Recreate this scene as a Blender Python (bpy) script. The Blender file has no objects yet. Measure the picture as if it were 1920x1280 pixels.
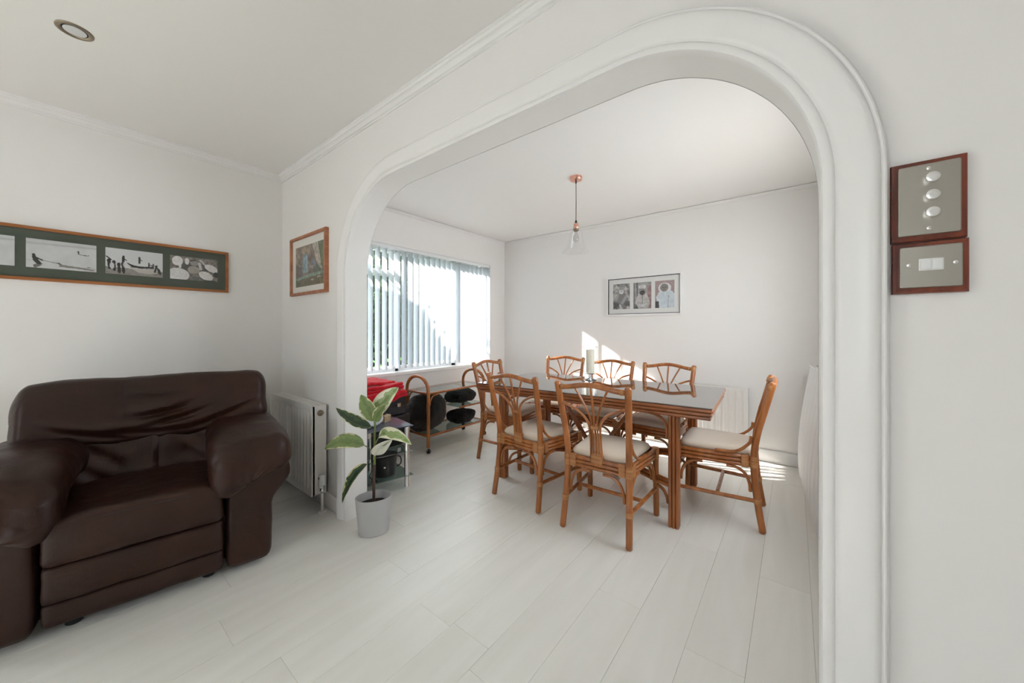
import bpy, bmesh, math, random
import numpy as np
from mathutils import Vector, Matrix, noise, Euler

C = bpy.context.scene.collection
S = bpy.context.scene
random.seed(7)
PI = math.pi

# ------------------------------------------------------------------ camera
FPX = 671.0
YAW = math.radians(38.3)
cam_d = bpy.data.cameras.new('camera')
cam = bpy.data.objects.new('camera', cam_d)
C.objects.link(cam)
cam.location = (0, 0, 1.2)
cam.rotation_euler = (PI / 2, 0, YAW)
cam_d.sensor_width = 36
cam_d.lens = FPX / 1920 * 36
cam_d.shift_y = -23 / 1920
cam_d.clip_start = 0.02
S.camera = cam

# ------------------------------------------------------------------ world, sun, daylight
w = bpy.data.worlds.new('world')
S.world = w
w.use_nodes = True
bgn = w.node_tree.nodes['Background']
bgn.inputs[0].default_value = (0.885, 0.955, 1.03, 1)
bgn.inputs[1].default_value = 9.6

sun_d = bpy.data.lights.new('sun', 'SUN')
sun_d.energy = 27
sun_d.angle = math.radians(0.8)
sun_d.color = (1.0, 0.965, 0.91)
sun = bpy.data.objects.new('sun', sun_d)
C.objects.link(sun)
SUNV = Vector((1.3, 0.385, -0.785)).normalized()
sun.rotation_euler = SUNV.to_track_quat('-Z', 'Y').to_euler()
sun.location = (-6, -1, 6)


S.view_settings.view_transform = 'Standard'
S.view_settings.look = 'None'
S.view_settings.gamma = 1
S.view_settings.use_curve_mapping = False
S.view_settings.exposure = 0.0

# ------------------------------------------------------------------ materials


def mat(name, col=(0.8, 0.8, 0.8), rough=0.5, metal=0.0, spec=0.5, ior=1.5, coat=0.0, coat_rough=0.1, sheen=0.0, trans=0.0, sss=0.0):
    m = bpy.data.materials.new(name)
    m.use_nodes = True
    b = m.node_tree.nodes['Principled BSDF']
    b.inputs['Base Color'].default_value = (*col, 1)
    b.inputs['Roughness'].default_value = rough
    b.inputs['Metallic'].default_value = metal
    b.inputs['Specular IOR Level'].default_value = spec
    b.inputs['IOR'].default_value = ior
    b.inputs['Coat Weight'].default_value = coat
    b.inputs['Coat Roughness'].default_value = coat_rough
    b.inputs['Sheen Weight'].default_value = sheen
    b.inputs['Transmission Weight'].default_value = trans
    b.inputs['Subsurface Weight'].default_value = sss
    return m


def N(m, t, **kw):
    n = m.node_tree.nodes.new(t)
    for k, v in kw.items():
        setattr(n, k, v)
    return n


def L(m, a, b):
    m.node_tree.links.new(a, b)


def BS(m):
    return m.node_tree.nodes['Principled BSDF']


def add_noise_color(m, c1, c2, scale=(4, 4, 4), detail=4, lo=0.35, hi=0.65, obj_random=0.0, coords='Object', dist=0.0):
    tc = N(m, 'ShaderNodeTexCoord')
    mp = N(m, 'ShaderNodeMapping')
    mp.inputs['Scale'].default_value = scale
    L(m, tc.outputs[coords], mp.inputs['Vector'])
    if obj_random:
        oi = N(m, 'ShaderNodeObjectInfo')
        ml = N(m, 'ShaderNodeVectorMath', operation='SCALE')
        ml.inputs['Scale'].default_value = 40
        cb = N(m, 'ShaderNodeCombineXYZ')
        L(m, oi.outputs['Random'], cb.inputs[0]); L(m, oi.outputs['Random'], cb.inputs[1])
        L(m, cb.outputs[0], ml.inputs[0])
        L(m, ml.outputs[0], mp.inputs['Location'])
    ns = N(m, 'ShaderNodeTexNoise')
    ns.inputs['Scale'].default_value = 1
    ns.inputs['Detail'].default_value = detail
    ns.inputs['Distortion'].default_value = dist
    L(m, mp.outputs[0], ns.inputs['Vector'])
    cr = N(m, 'ShaderNodeValToRGB')
    cr.color_ramp.elements[0].position = lo
    cr.color_ramp.elements[1].position = hi
    cr.color_ramp.elements[0].color = (*c1, 1)
    cr.color_ramp.elements[1].color = (*c2, 1)
    L(m, ns.outputs['Fac'], cr.inputs[0])
    if obj_random:
        hs = N(m, 'ShaderNodeHueSaturation')
        mr = N(m, 'ShaderNodeMapRange')
        mr.inputs['To Min'].default_value = 1 - obj_random
        mr.inputs['To Max'].default_value = 1 + obj_random
        L(m, oi.outputs['Random'], mr.inputs['Value'])
        L(m, mr.outputs[0], hs.inputs['Value'])
        L(m, cr.outputs[0], hs.inputs['Color'])
        L(m, hs.outputs[0], BS(m).inputs['Base Color'])
    else:
        L(m, cr.outputs[0], BS(m).inputs['Base Color'])
    return ns, mp


def add_bump(m, scale=200, strength=0.1, dist=0.001, kind='noise', detail=3, sc3=None):
    tc = N(m, 'ShaderNodeTexCoord')
    mp = N(m, 'ShaderNodeMapping')
    if sc3:
        mp.inputs['Scale'].default_value = sc3
    L(m, tc.outputs['Object'], mp.inputs['Vector'])
    if kind == 'noise':
        t = N(m, 'ShaderNodeTexNoise')
        t.inputs['Detail'].default_value = detail
        out = t.outputs['Fac']
    else:
        t = N(m, 'ShaderNodeTexVoronoi')
        out = t.outputs['Distance']
    t.inputs['Scale'].default_value = scale
    L(m, mp.outputs[0], t.inputs['Vector'])
    bp = N(m, 'ShaderNodeBump')
    bp.inputs['Strength'].default_value = strength
    bp.inputs['Distance'].default_value = dist
    L(m, out, bp.inputs['Height'])
    L(m, bp.outputs[0], BS(m).inputs['Normal'])
    return bp


WALL = mat('white_wall_paint', (0.90, 0.875, 0.845), 0.65, spec=0.3)
add_bump(WALL, 90, 0.06, 0.001)
CEIL = mat('white_ceiling_paint', (0.91, 0.885, 0.86), 0.75, spec=0.2)
TRIM = mat('white_satin_gloss', (0.90, 0.88, 0.86), 0.32)
UPVC = mat('white_plastic_frame', (0.86, 0.87, 0.87), 0.3)

PLANK = mat('pale_laminate', (0.7, 0.68, 0.62), 0.27, spec=0.65)
ns, mp = add_noise_color(PLANK, (0.82, 0.80, 0.735), (0.88, 0.865, 0.81), (9, 0.9, 1), 5, 0.30, 0.66, obj_random=0.012, dist=0.9)
add_bump(PLANK, 1, 0.08, 0.001, sc3=(60, 3, 1), detail=5)
GAP = mat('dark_joint', (0.66, 0.62, 0.55), 0.8)

RATTAN = mat('honey_rattan', (0.40, 0.15, 0.04), 0.30, coat=0.35, coat_rough=0.18)
add_noise_color(RATTAN, (0.25, 0.068, 0.012), (0.50, 0.175, 0.042), (22, 22, 5), 5, 0.28, 0.72, obj_random=0.08)
RATTAN_D = mat('dark_rattan', (0.3, 0.1, 0.03), 0.30, coat=0.4, coat_rough=0.15)
add_noise_color(RATTAN_D, (0.21, 0.055, 0.012), (0.38, 0.12, 0.03), (5, 12, 12), 5, 0.28, 0.72, obj_random=0.06)
RATTAN_L = mat('table_leg_rattan', (0.3, 0.1, 0.03), 0.30, coat=0.4, coat_rough=0.15)
add_noise_color(RATTAN_L, (0.25, 0.068, 0.014), (0.42, 0.14, 0.035), (9, 9, 4), 5, 0.28, 0.72, obj_random=0.06)
BIND = mat('rattan_binding', (0.50, 0.23, 0.085), 0.42, coat=0.2)
add_noise_color(BIND, (0.34, 0.125, 0.035), (0.56, 0.26, 0.09), (8, 8, 260), 2, 0.35, 0.65)
CUSH = mat('cream_seat_fabric', (0.68, 0.58, 0.465), 0.85, spec=0.2, sheen=0.2)
add_bump(CUSH, 700, 0.15, 0.001)
BLKGLASS = mat('dark_tinted_glass_top', (0.035, 0.033, 0.03), 0.03, ior=2.4, coat=0.6, coat_rough=0.02)

LEATHER = mat('brown_leather', (0.06, 0.022, 0.016), 0.38, spec=0.33)
add_noise_color(LEATHER, (0.018, 0.0062, 0.0038), (0.036, 0.0125, 0.0075), (5, 5, 5), 5, 0.3, 0.7)
# grain + creases
tc = N(LEATHER, 'ShaderNodeTexCoord')
v1 = N(LEATHER, 'ShaderNodeTexVoronoi'); v1.inputs['Scale'].default_value = 260
n1 = N(LEATHER, 'ShaderNodeTexNoise'); n1.inputs['Scale'].default_value = 9; n1.inputs['Detail'].default_value = 4; n1.inputs['Distortion'].default_value = 1.2
L(LEATHER, tc.outputs['Object'], v1.inputs['Vector']); L(LEATHER, tc.outputs['Object'], n1.inputs['Vector'])
b1 = N(LEATHER, 'ShaderNodeBump'); b1.inputs['Strength'].default_value = 0.25; b1.inputs['Distance'].default_value = 0.0006
b2 = N(LEATHER, 'ShaderNodeBump'); b2.inputs['Strength'].default_value = 0.35; b2.inputs['Distance'].default_value = 0.012
L(LEATHER, v1.outputs['Distance'], b1.inputs['Height']); L(LEATHER, n1.outputs['Fac'], b2.inputs['Height'])
L(LEATHER, b1.outputs[0], b2.inputs['Normal']); L(LEATHER, b2.outputs[0], BS(LEATHER).inputs['Normal'])
SEAM = mat('leather_seam', (0.018, 0.008, 0.006), 0.6)
BLACKP = mat('black_plastic', (0.012, 0.012, 0.013), 0.4)
BLACKCASE = mat('black_case', (0.018, 0.017, 0.019), 0.5)
add_bump(BLACKCASE, 300, 0.2, 0.001)
FUR = mat('black_fleece', (0.010, 0.010, 0.011), 0.95, spec=0.1, sheen=0.15)
add_bump(FUR, 120, 0.9, 0.01)
FURB = mat('brown_black_fleece', (0.02, 0.016, 0.014), 0.95, spec=0.1, sheen=0.25)
add_noise_color(FURB, (0.010, 0.009, 0.009), (0.075, 0.055, 0.045), (7, 7, 7), 3, 0.55, 0.8)
add_bump(FURB, 120, 0.9, 0.01)
RED = mat('red_towelling', (0.62, 0.006, 0.018), 0.9, spec=0.15, sheen=0.3)
add_bump(RED, 220, 0.8, 0.004)
CHROME = mat('chrome', (0.85, 0.85, 0.86), 0.08, metal=1)
STEEL = mat('brushed_steel', (0.40, 0.375, 0.33), 0.36, metal=1)
add_bump(STEEL, 1, 0.08, 0.0005, sc3=(400, 400, 8))
SILVER = mat('satin_silver_knob', (0.86, 0.86, 0.86), 0.25, metal=1)
COPPER = mat('copper', (0.86, 0.47, 0.36), 0.28, metal=1)
BRASSY = mat('bronze_ring', (0.36, 0.30, 0.23), 0.35, metal=1)
MAHOG = mat('mahogany_gloss', (0.14, 0.022, 0.012), 0.22, coat=0.4)
add_noise_color(MAHOG, (0.085, 0.012, 0.007), (0.22, 0.040, 0.016), (30, 30, 6), 4)
PINE = mat('orange_wood_frame', (0.42, 0.17, 0.06), 0.35)
add_noise_color(PINE, (0.31, 0.105, 0.028), (0.46, 0.18, 0.055), (3, 3, 30), 4)
PINK = mat('reddish_wood_frame', (0.48, 0.2, 0.11), 0.35)
add_noise_color(PINK, (0.40, 0.15, 0.07), (0.54, 0.23, 0.12), (20, 3, 20), 4)
GREENMAT = mat('green_mount_board', (0.085, 0.10, 0.075), 0.8, spec=0.2)
CREAMMAT = mat('cream_mount_board', (0.80, 0.77, 0.71), 0.8, spec=0.2)
WHITEMAT = mat('white_mount_board', (0.78, 0.77, 0.74), 0.8, spec=0.2)
BLACKM = mat('black_matt', (0.02, 0.02, 0.022), 0.6)
WHITEP = mat('white_plastic', (0.85, 0.85, 0.84), 0.35)
RADM = mat('white_radiator_enamel', (0.84, 0.815, 0.775), 0.35)
POT = mat('grey_pot', (0.50, 0.49, 0.49), 0.45)
SOIL = mat('potting_soil', (0.02, 0.013, 0.009), 0.95)
add_bump(SOIL, 90, 1.0, 0.01)
WAX = mat('ivory_wax', (0.90, 0.82, 0.67), 0.5)
PALEWOOD = mat('pale_wood_block', (0.62, 0.46, 0.29), 0.6)
add_noise_color(PALEWOOD, (0.5, 0.35, 0.2), (0.68, 0.52, 0.34), (30, 30, 120), 3)
PANELW = mat('white_ribbed_panel', (0.86, 0.855, 0.85), 0.5)
CORDM = mat('dark_fabric_cord', (0.10, 0.05, 0.05), 0.8)
BAGM = mat('white_plastic_bag', (0.80, 0.84, 0.90), 0.25, spec=0.6)
TOPG = mat('blue_black_glass_shelf', (0.13, 0.15, 0.19), 0.06, ior=1.38)


def clear_glass(name, tint=(1, 1, 1), ior=1.45, rough=0.0, extra=0.0, glossc=(1, 1, 1)):
    m = bpy.data.materials.new(name); m.use_nodes = True
    nt = m.node_tree
    for n in list(nt.nodes):
        if n.type == 'BSDF_PRINCIPLED':
            nt.nodes.remove(n)
    out = [n for n in nt.nodes if n.type == 'OUTPUT_MATERIAL'][0]
    tr = nt.nodes.new('ShaderNodeBsdfTransparent'); tr.inputs[0].default_value = (*tint, 1)
    gl = nt.nodes.new('ShaderNodeBsdfGlossy'); gl.inputs['Roughness'].default_value = rough
    gl.inputs[0].default_value = (*glossc, 1)
    fr = nt.nodes.new('ShaderNodeFresnel'); fr.inputs[0].default_value = ior
    ad = nt.nodes.new('ShaderNodeMath'); ad.operation = 'ADD'; ad.inputs[1].default_value = extra; ad.use_clamp = True
    mx = nt.nodes.new('ShaderNodeMixShader')
    ge = nt.nodes.new('ShaderNodeNewGeometry')
    inv = nt.nodes.new('ShaderNodeMath'); inv.operation = 'SUBTRACT'; inv.inputs[0].default_value = 1.0
    ml = nt.nodes.new('ShaderNodeMath'); ml.operation = 'MULTIPLY'
    nt.links.new(ge.outputs['Backfacing'], inv.inputs[1])
    nt.links.new(fr.outputs[0], ad.inputs[0]); nt.links.new(ad.outputs[0], ml.inputs[0]); nt.links.new(inv.outputs[0], ml.inputs[1])
    nt.links.new(ml.outputs[0], mx.inputs[0])
    nt.links.new(tr.outputs[0], mx.inputs[1]); nt.links.new(gl.outputs[0], mx.inputs[2])
    nt.links.new(mx.outputs[0], out.inputs[0])
    return m


GLASS = clear_glass('clear_window_glass')
PICGLASS = clear_glass('picture_glass', ior=1.35)
SHADEG = clear_glass('pendant_glass', (0.985, 0.985, 0.985), 1.45, 0.02, 0.0)
JARG = clear_glass('hurricane_glass', (0.975, 0.98, 0.98), 1.5, 0.01, 0.05)
SHELFG = clear_glass('green_edged_glass', (0.62, 0.72, 0.70), 1.6, 0.02, 0.10)

# translucent blind fabric
BLIND = bpy.data.materials.new('white_blind_fabric'); BLIND.use_nodes = True
nt = BLIND.node_tree
out = [n for n in nt.nodes if n.type == 'OUTPUT_MATERIAL'][0]
nt.nodes.remove(nt.nodes['Principled BSDF'])
df = nt.nodes.new('ShaderNodeBsdfDiffuse'); df.inputs[0].default_value = (0.80, 0.83, 0.86, 1)
tl = nt.nodes.new('ShaderNodeBsdfTranslucent'); tl.inputs[0].default_value = (0.80, 0.84, 0.87, 1)
mx = nt.nodes.new('ShaderNodeMixShader'); mx.inputs[0].default_value = 0.30
nt.links.new(df.outputs[0], mx.inputs[1]); nt.links.new(tl.outputs[0], mx.inputs[2]); nt.links.new(mx.outputs[0], out.inputs[0])

# printed pictures: colour comes from a painted attribute
PRINT = mat('photographic_print', (1, 1, 1), 0.35, spec=0.3)
at = N(PRINT, 'ShaderNodeAttribute'); at.attribute_name = 'ink'
L(PRINT, at.outputs['Color'], BS(PRINT).inputs['Base Color'])

# variegated leaf: cream margin, green heart (uses uv: x across, y along)


def leaf_mat(name, dark, light, cream, spread=0.60):
    m = mat(name, light, 0.35, spec=0.5)
    uv = N(m, 'ShaderNodeAttribute'); uv.attribute_name = 'leafco'
    sp = N(m, 'ShaderNodeSeparateXYZ'); L(m, uv.outputs['Vector'], sp.inputs[0])
    tc = N(m, 'ShaderNodeTexCoord')
    n = N(m, 'ShaderNodeTexNoise'); n.inputs['Scale'].default_value = 26; n.inputs['Detail'].default_value = 3
    L(m, tc.outputs['Object'], n.inputs['Vector'])
    ab = N(m, 'ShaderNodeMath', operation='ABSOLUTE'); L(m, sp.outputs[0], ab.inputs[0])
    ad = N(m, 'ShaderNodeMath', operation='MULTIPLY_ADD'); L(m, n.outputs['Fac'], ad.inputs[0]); ad.inputs[1].default_value = 1.5
    L(m, ab.outputs[0], ad.inputs[2])
    cr = N(m, 'ShaderNodeValToRGB')
    e = cr.color_ramp.elements
    e[0].position = 0.0; e[0].color = (*dark, 1)
    e[1].position = 1.0; e[1].color = (*cream, 1)
    cr.color_ramp.interpolation = 'CONSTANT'
    e2 = cr.color_ramp.elements.new(0.62); e2.color = (*light, 1)
    e3 = cr.color_ramp.elements.new(0.98); e3.color = (*cream, 1)
    mr = N(m, 'ShaderNodeMath', operation='MULTIPLY'); mr.inputs[1].default_value = spread
    L(m, ad.outputs[0], mr.inputs[0])
    L(m, mr.outputs[0], cr.inputs[0])
    L(m, cr.outputs[0], BS(m).inputs['Base Color'])
    return m


LEAF_D = leaf_mat('dark_variegated_leaf', (0.022, 0.045, 0.025), (0.05, 0.085, 0.035), (0.66, 0.64, 0.36))
LEAF_M = leaf_mat('mid_variegated_leaf', (0.15, 0.21, 0.07), (0.20, 0.27, 0.095), (0.70, 0.67, 0.40))
LEAF_L = leaf_mat('light_variegated_leaf', (0.20, 0.29, 0.09), (0.31, 0.40, 0.16), (0.78, 0.76, 0.55), 0.72)
LEAF_C = leaf_mat('cream_spotted_leaf', (0.25, 0.29, 0.17), (0.66, 0.68, 0.56), (0.80, 0.79, 0.66), 0.95)
STEMM = mat('green_stem', (0.13, 0.17, 0.04), 0.5)
STEMB = mat('brown_stem', (0.07, 0.035, 0.025), 0.6)
HEDGE = mat('hedge_leaf', (0.03, 0.08, 0.02), 0.5)
add_noise_color(HEDGE, (0.006, 0.018, 0.007), (0.03, 0.075, 0.012), (1.5, 1.5, 1.5), 3, 0.4, 0.65)
FERN = mat('bright_fern', (0.07, 0.20, 0.02), 0.5)
HEDGE_IN = mat('hedge_inner', (0.010, 0.018, 0.010), 0.9)
GRASSM = mat('lawn', (0.07, 0.13, 0.03), 0.9)
add_noise_color(GRASSM, (0.04, 0.09, 0.02), (0.10, 0.18, 0.05), (6, 6, 6), 4)

# ------------------------------------------------------------------ helpers


def link(name, me, m, parent=None, kind=None, label=None):
    o = bpy.data.objects.new(name, me)
    C.objects.link(o)
    if m is not None and not me.materials:
        me.materials.append(m)
    if parent is not None:
        o.parent = parent
    if kind:
        o['kind'] = kind
    if label:
        o['label'] = label
    return o


def obj(name, bm, m, parent=None, smooth=True, kind=None, label=None):
    me = bpy.data.meshes.new(name)
    bmesh.ops.recalc_face_normals(bm, faces=bm.faces[:])
    bm.to_mesh(me); bm.free()
    if smooth:
        me.shade_smooth()
        try:
            me.set_sharp_from_angle(angle=math.radians(38))
        except Exception:
            pass
    return link(name, me, m, parent, kind, label)


def thing(name, label, cat, loc=(0, 0, 0), rz=0.0, group=None):
    o = bpy.data.objects.new(name, None)
    o.empty_display_size = 0.05
    C.objects.link(o)
    o.location = loc; o.rotation_euler = (0, 0, rz)
    o['label'] = label; o['category'] = cat
    if group:
        o['group'] = group
    return o


def tag(o, label, cat, group=None):
    o['label'] = label; o['category'] = cat
    if group:
        o['group'] = group
    return o


def box(bm, lo, hi, bev=0.0, seg=1, mtx=None):
    x0, y0, z0 = lo; x1, y1, z1 = hi
    vs = [bm.verts.new(p) for p in [(x0, y0, z0), (x1, y0, z0), (x1, y1, z0), (x0, y1, z0), (x0, y0, z1), (x1, y0, z1), (x1, y1, z1), (x0, y1, z1)]]
    fs = [bm.faces.new([vs[i] for i in f]) for f in [(0, 3, 2, 1), (4, 5, 6, 7), (0, 1, 5, 4), (1, 2, 6, 5), (2, 3, 7, 6), (3, 0, 4, 7)]]
    geom = vs
    if bev > 0:
        es = list({e for f in fs for e in f.edges})
        r = bmesh.ops.bevel(bm, geom=es, offset=bev, segments=seg, affect='EDGES', profile=0.5)
        geom = list({v for f in r['faces'] for v in f.verts})
        geom = list({v for v in bm.verts if v in set(geom)})
    if mtx is not None:
        # transform all verts connected to this box
        allv = set(geom)
        st = list(geom)
        while st:
            v = st.pop()
            for e in v.link_edges:
                o2 = e.other_vert(v)
                if o2 not in allv:
                    allv.add(o2); st.append(o2)
        bmesh.ops.transform(bm, matrix=mtx, verts=list(allv))
    return bm


def boxobj(name, lo, hi, m, parent=None, bev=0.0, seg=1, kind=None, label=None):
    bm = bmesh.new(); box(bm, lo, hi, bev, seg)
    return obj(name, bm, m, parent, smooth=False, kind=kind, label=label)


def catmull(pts, n=6, closed=False):
    P = [Vector(p) for p in pts]
    if len(P) < 3:
        return P
    out = []
    cnt = len(P) if closed else len(P) - 1
    for i in range(cnt):
        if closed:
            p0, p1, p2, p3 = P[(i - 1) % len(P)], P[i], P[(i + 1) % len(P)], P[(i + 2) % len(P)]
        else:
            p0 = P[i - 1] if i > 0 else P[0] * 2 - P[1]
            p1, p2 = P[i], P[i + 1]
            p3 = P[i + 2] if i + 2 < len(P) else P[-1] * 2 - P[-2]
        for k in range(n):
            t = k / n
            out.append(0.5 * ((2 * p1) + (p2 - p0) * t + (2 * p0 - 5 * p1 + 4 * p2 - p3) * t * t + (3 * p1 - p0 - 3 * p2 + p3) * t * t * t))
    if not closed:
        out.append(P[-1])
    return out


def tube(bm, pts, r, seg=10, r2=None, cap=True, nodes=0.0, closed=False, flat=1.0):
    """sweep a circle along the points; nodes adds faint rattan knuckles; rounded ends"""
    P = [Vector(p) for p in pts]
    # resample long straight stretches if knuckles wanted
    if nodes:
        Q = [P[0]]
        for a, b in zip(P, P[1:]):
            ln = (b - a).length
            k = max(1, int(ln / 0.022))
            for i in range(1, k + 1):
                Q.append(a.lerp(b, i / k))
        P = Q
    n = len(P)
    rs = []
    acc = 0
    for i in range(n):
        if i:
            acc += (P[i] - P[i - 1]).length
        rr = r if r2 is None else r + (r2 - r) * i / (n - 1)
        if nodes:
            ph = (acc % nodes) / nodes
            rr *= 1 + 0.07 * max(0, 1 - abs(ph - 0.5) * 14)
        rs.append(rr)
    T = []
    for i in range(n):
        if closed:
            t = P[(i + 1) % n] - P[i - 1]
        else:
            t = P[min(i + 1, n - 1)] - P[max(i - 1, 0)]
        if t.length < 1e-9:
            t = Vector((0, 0, 1))
        T.append(t.normalized())
    up = Vector((0, 0, 1)) if abs(T[0].z) < 0.9 else Vector((0, 1, 0))
    u = T[0].cross(up).normalized()
    rings = []
    pl, rl = list(P), list(rs)
    Tl = list(T)
    if cap and not closed:
        e = rs[0] * 0.35
        pl = [P[0] - T[0] * 0.0] + [P[0] + T[0] * e] + P[1:]
        # simple rounded ends: shrink the first and last ring
        pl = [P[0], P[0] + T[0] * e] + P[1:-1] + [P[-1] - T[-1] * (rs[-1] * 0.35), P[-1]]
        rl = [rs[0] * 0.72, rs[0]] + rs[1:-1] + [rs[-1], rs[-1] * 0.72]
        Tl = [T[0], T[0]] + T[1:-1] + [T[-1], T[-1]]
    for p, rr, t in zip(pl, rl, Tl):
        u = (u - t * u.dot(t))
        if u.length < 1e-6:
            u = t.orthogonal()
        u.normalize()
        v = t.cross(u)
        rings.append([bm.verts.new(p + u * math.cos(2 * PI * k / seg) * rr + v * math.sin(2 * PI * k / seg) * rr * flat) for k in range(seg)])
    m = len(rings)
    for i in range(m if closed else m - 1):
        a, b = rings[i], rings[(i + 1) % m]
        for k in range(seg):
            bm.faces.new([a[k], a[(k + 1) % seg], b[(k + 1) % seg], b[k]])
    if not closed:
        bm.faces.new(rings[0][::-1]); bm.faces.new(rings[-1])
    return bm


def tubeobj(name, pts, r, m, parent=None, **kw):
    bm = bmesh.new(); tube(bm, pts, r, **kw)
    return obj(name, bm, m, parent)


def lathe(bm, prof, seg=32, cx=0, cy=0, capb=True, capt=True, sx=1, sy=1):
    rings = []
    for r, z in prof:
        rings.append([bm.verts.new((cx + r * sx * math.cos(2 * PI * k / seg), cy + r * sy * math.sin(2 * PI * k / seg), z)) for k in range(seg)])
    for a, b in zip(rings, rings[1:]):
        for k in range(seg):
            bm.faces.new([a[k], a[(k + 1) % seg], b[(k + 1) % seg], b[k]])
    if capb and prof[0][0] > 1e-5:
        bm.faces.new(rings[0][::-1])
    if capt and prof[-1][0] > 1e-5:
        bm.faces.new(rings[-1])
    return bm


def soft_box(size, r, n=(10, 10, 6), fn=None, mtx=None):
    """rounded, finely divided box centred on the origin; fn(p, nrm)->p deforms it"""
    sx, sy, sz = [s / 2 for s in size]
    if not isinstance(r, (tuple, list)):
        r = (r, r, r)
    bm = bmesh.new()
    idx = {}

    def V(i, j, k):
        key = (i, j, k)
        if key in idx:
            return idx[key]
        q = []
        for a, nn, s in ((i, n[0], sx), (j, n[1], sy), (k, n[2], sz)):
            t = a / nn * 2 - 1
            t = math.sin(t * PI / 2) * 0.45 + t * 0.55
            q.append(t * s)
        p = Vector(q)
        inner = Vector((max(-sx + r[0], min(sx - r[0], p.x)), max(-sy + r[1], min(sy - r[1], p.y)), max(-sz + r[2], min(sz - r[2], p.z))))
        d = Vector(((p.x - inner.x) / r[0], (p.y - inner.y) / r[1], (p.z - inner.z) / r[2]))
        if d.length > 1e-9:
            mxc = max(abs(d.x), abs(d.y), abs(d.z))
            dn = d.normalized() * mxc if mxc < 1 else d.normalized()
            p = inner + Vector((dn.x * r[0], dn.y * r[1], dn.z * r[2]))
        nrm = Vector((p.x / sx, p.y / sy, p.z / sz))
        nrm = d.normalized() if d.length > 1e-9 else nrm.normalized()
        if fn:
            p = fn(p, nrm)
        v = bm.verts.new(p)
        idx[key] = v
        return v
    a, b, c = n
    for i in range(a):
        for j in range(b):
            bm.faces.new([V(i, j, 0), V(i, j + 1, 0), V(i + 1, j + 1, 0), V(i + 1, j, 0)])
            bm.faces.new([V(i, j, c), V(i + 1, j, c), V(i + 1, j + 1, c), V(i, j + 1, c)])
    for i in range(a):
        for k in range(c):
            bm.faces.new([V(i, 0, k), V(i + 1, 0, k), V(i + 1, 0, k + 1), V(i, 0, k + 1)])
            bm.faces.new([V(i, b, k), V(i, b, k + 1), V(i + 1, b, k + 1), V(i + 1, b, k)])
    for j in range(b):
        for k in range(c):
            bm.faces.new([V(0, j, k), V(0, j, k + 1), V(0, j + 1, k + 1), V(0, j + 1, k)])
            bm.faces.new([V(a, j, k), V(a, j + 1, k), V(a, j + 1, k + 1), V(a, j, k + 1)])
    if mtx is not None:
        bmesh.ops.transform(bm, matrix=mtx, verts=bm.verts[:])
    return bm


def copy_thing(root, loc, rz, label=None, group=None):
    r = root.copy(); C.objects.link(r)
    r.location = loc; r.rotation_euler = (0, 0, rz)
    if label:
        r['label'] = label
    if group:
        r['group'] = group
    for ch in list(root.children):
        c = ch.copy(); C.objects.link(c); c.parent = r
        for g in ch.children:
            d = g.copy(); C.objects.link(d); d.parent = c
    return r


# ------------------------------------------------------------------ room shell
XL, YW, YB2, YB, ZC = -3.28, 1.13, 1.25, 3.98, 2.44   # left wall, arch wall front/back, dining back wall, ceiling
XR, YF = 2.5, -2.9                                      # living room right wall and front wall
XD = 0.235                                              # dining room right wall

fl = boxobj('floor', (XL - 0.3, YF - 0.1, -0.12), (XR + 0.1, YB + 0.1, -0.010), GAP, kind='structure')
bm = bmesh.new()
box(bm, (XL - 0.3, YF - 0.1, ZC), (XR + 0.1, YB2, ZC + 0.12)); box(bm, (XL - 0.3, YB2, ZC), (XD + 0.12, YB + 0.12, ZC + 0.12))
obj('ceiling', bm, CEIL, smooth=False, kind='structure')

# planks, running along Y, 192 mm wide
PW, PL = 0.192, 1.38
joint = {-11: -0.08, -10: 0.41, -8: 0.503 + 0.0, -6: 1.0}
pcache = {}
k0 = int(math.floor((XL - 0.058) / PW))
for k in range(k0, int((XR - 0.058) / PW) + 1):
    x0 = 0.058 + k * PW; x1 = x0 + PW
    xa, xb = max(x0, XL), min(x1, XR)
    if xb - xa < 0.02:
        continue
    off = joint.get(k, (k * 0.47 * PL) % PL)
    y = off - 5 * PL
    while y < YB:
        ya, yb_ = max(y, YF), min(y + PL, YB)
        y += PL
        if yb_ - ya < 0.03:
            continue
        if xa >= XD + 0.1 and ya > YB2:
            continue
        key = (round(xb - xa, 3), round(yb_ - ya, 3))
        if key not in pcache:
            bm = bmesh.new()
            g = 0.0003
            box(bm, (g, g, -0.010), (key[0] - g, key[1] - g, 0.0), 0.0006, 1)
            me = bpy.data.meshes.new('plank'); bmesh.ops.recalc_face_normals(bm, faces=bm.faces[:]); bm.to_mesh(me); bm.free()
            pcache[key] = me
        p = link('plank', pcache[key], PLANK, fl)
        p.location = (xa, ya, 0)

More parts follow.
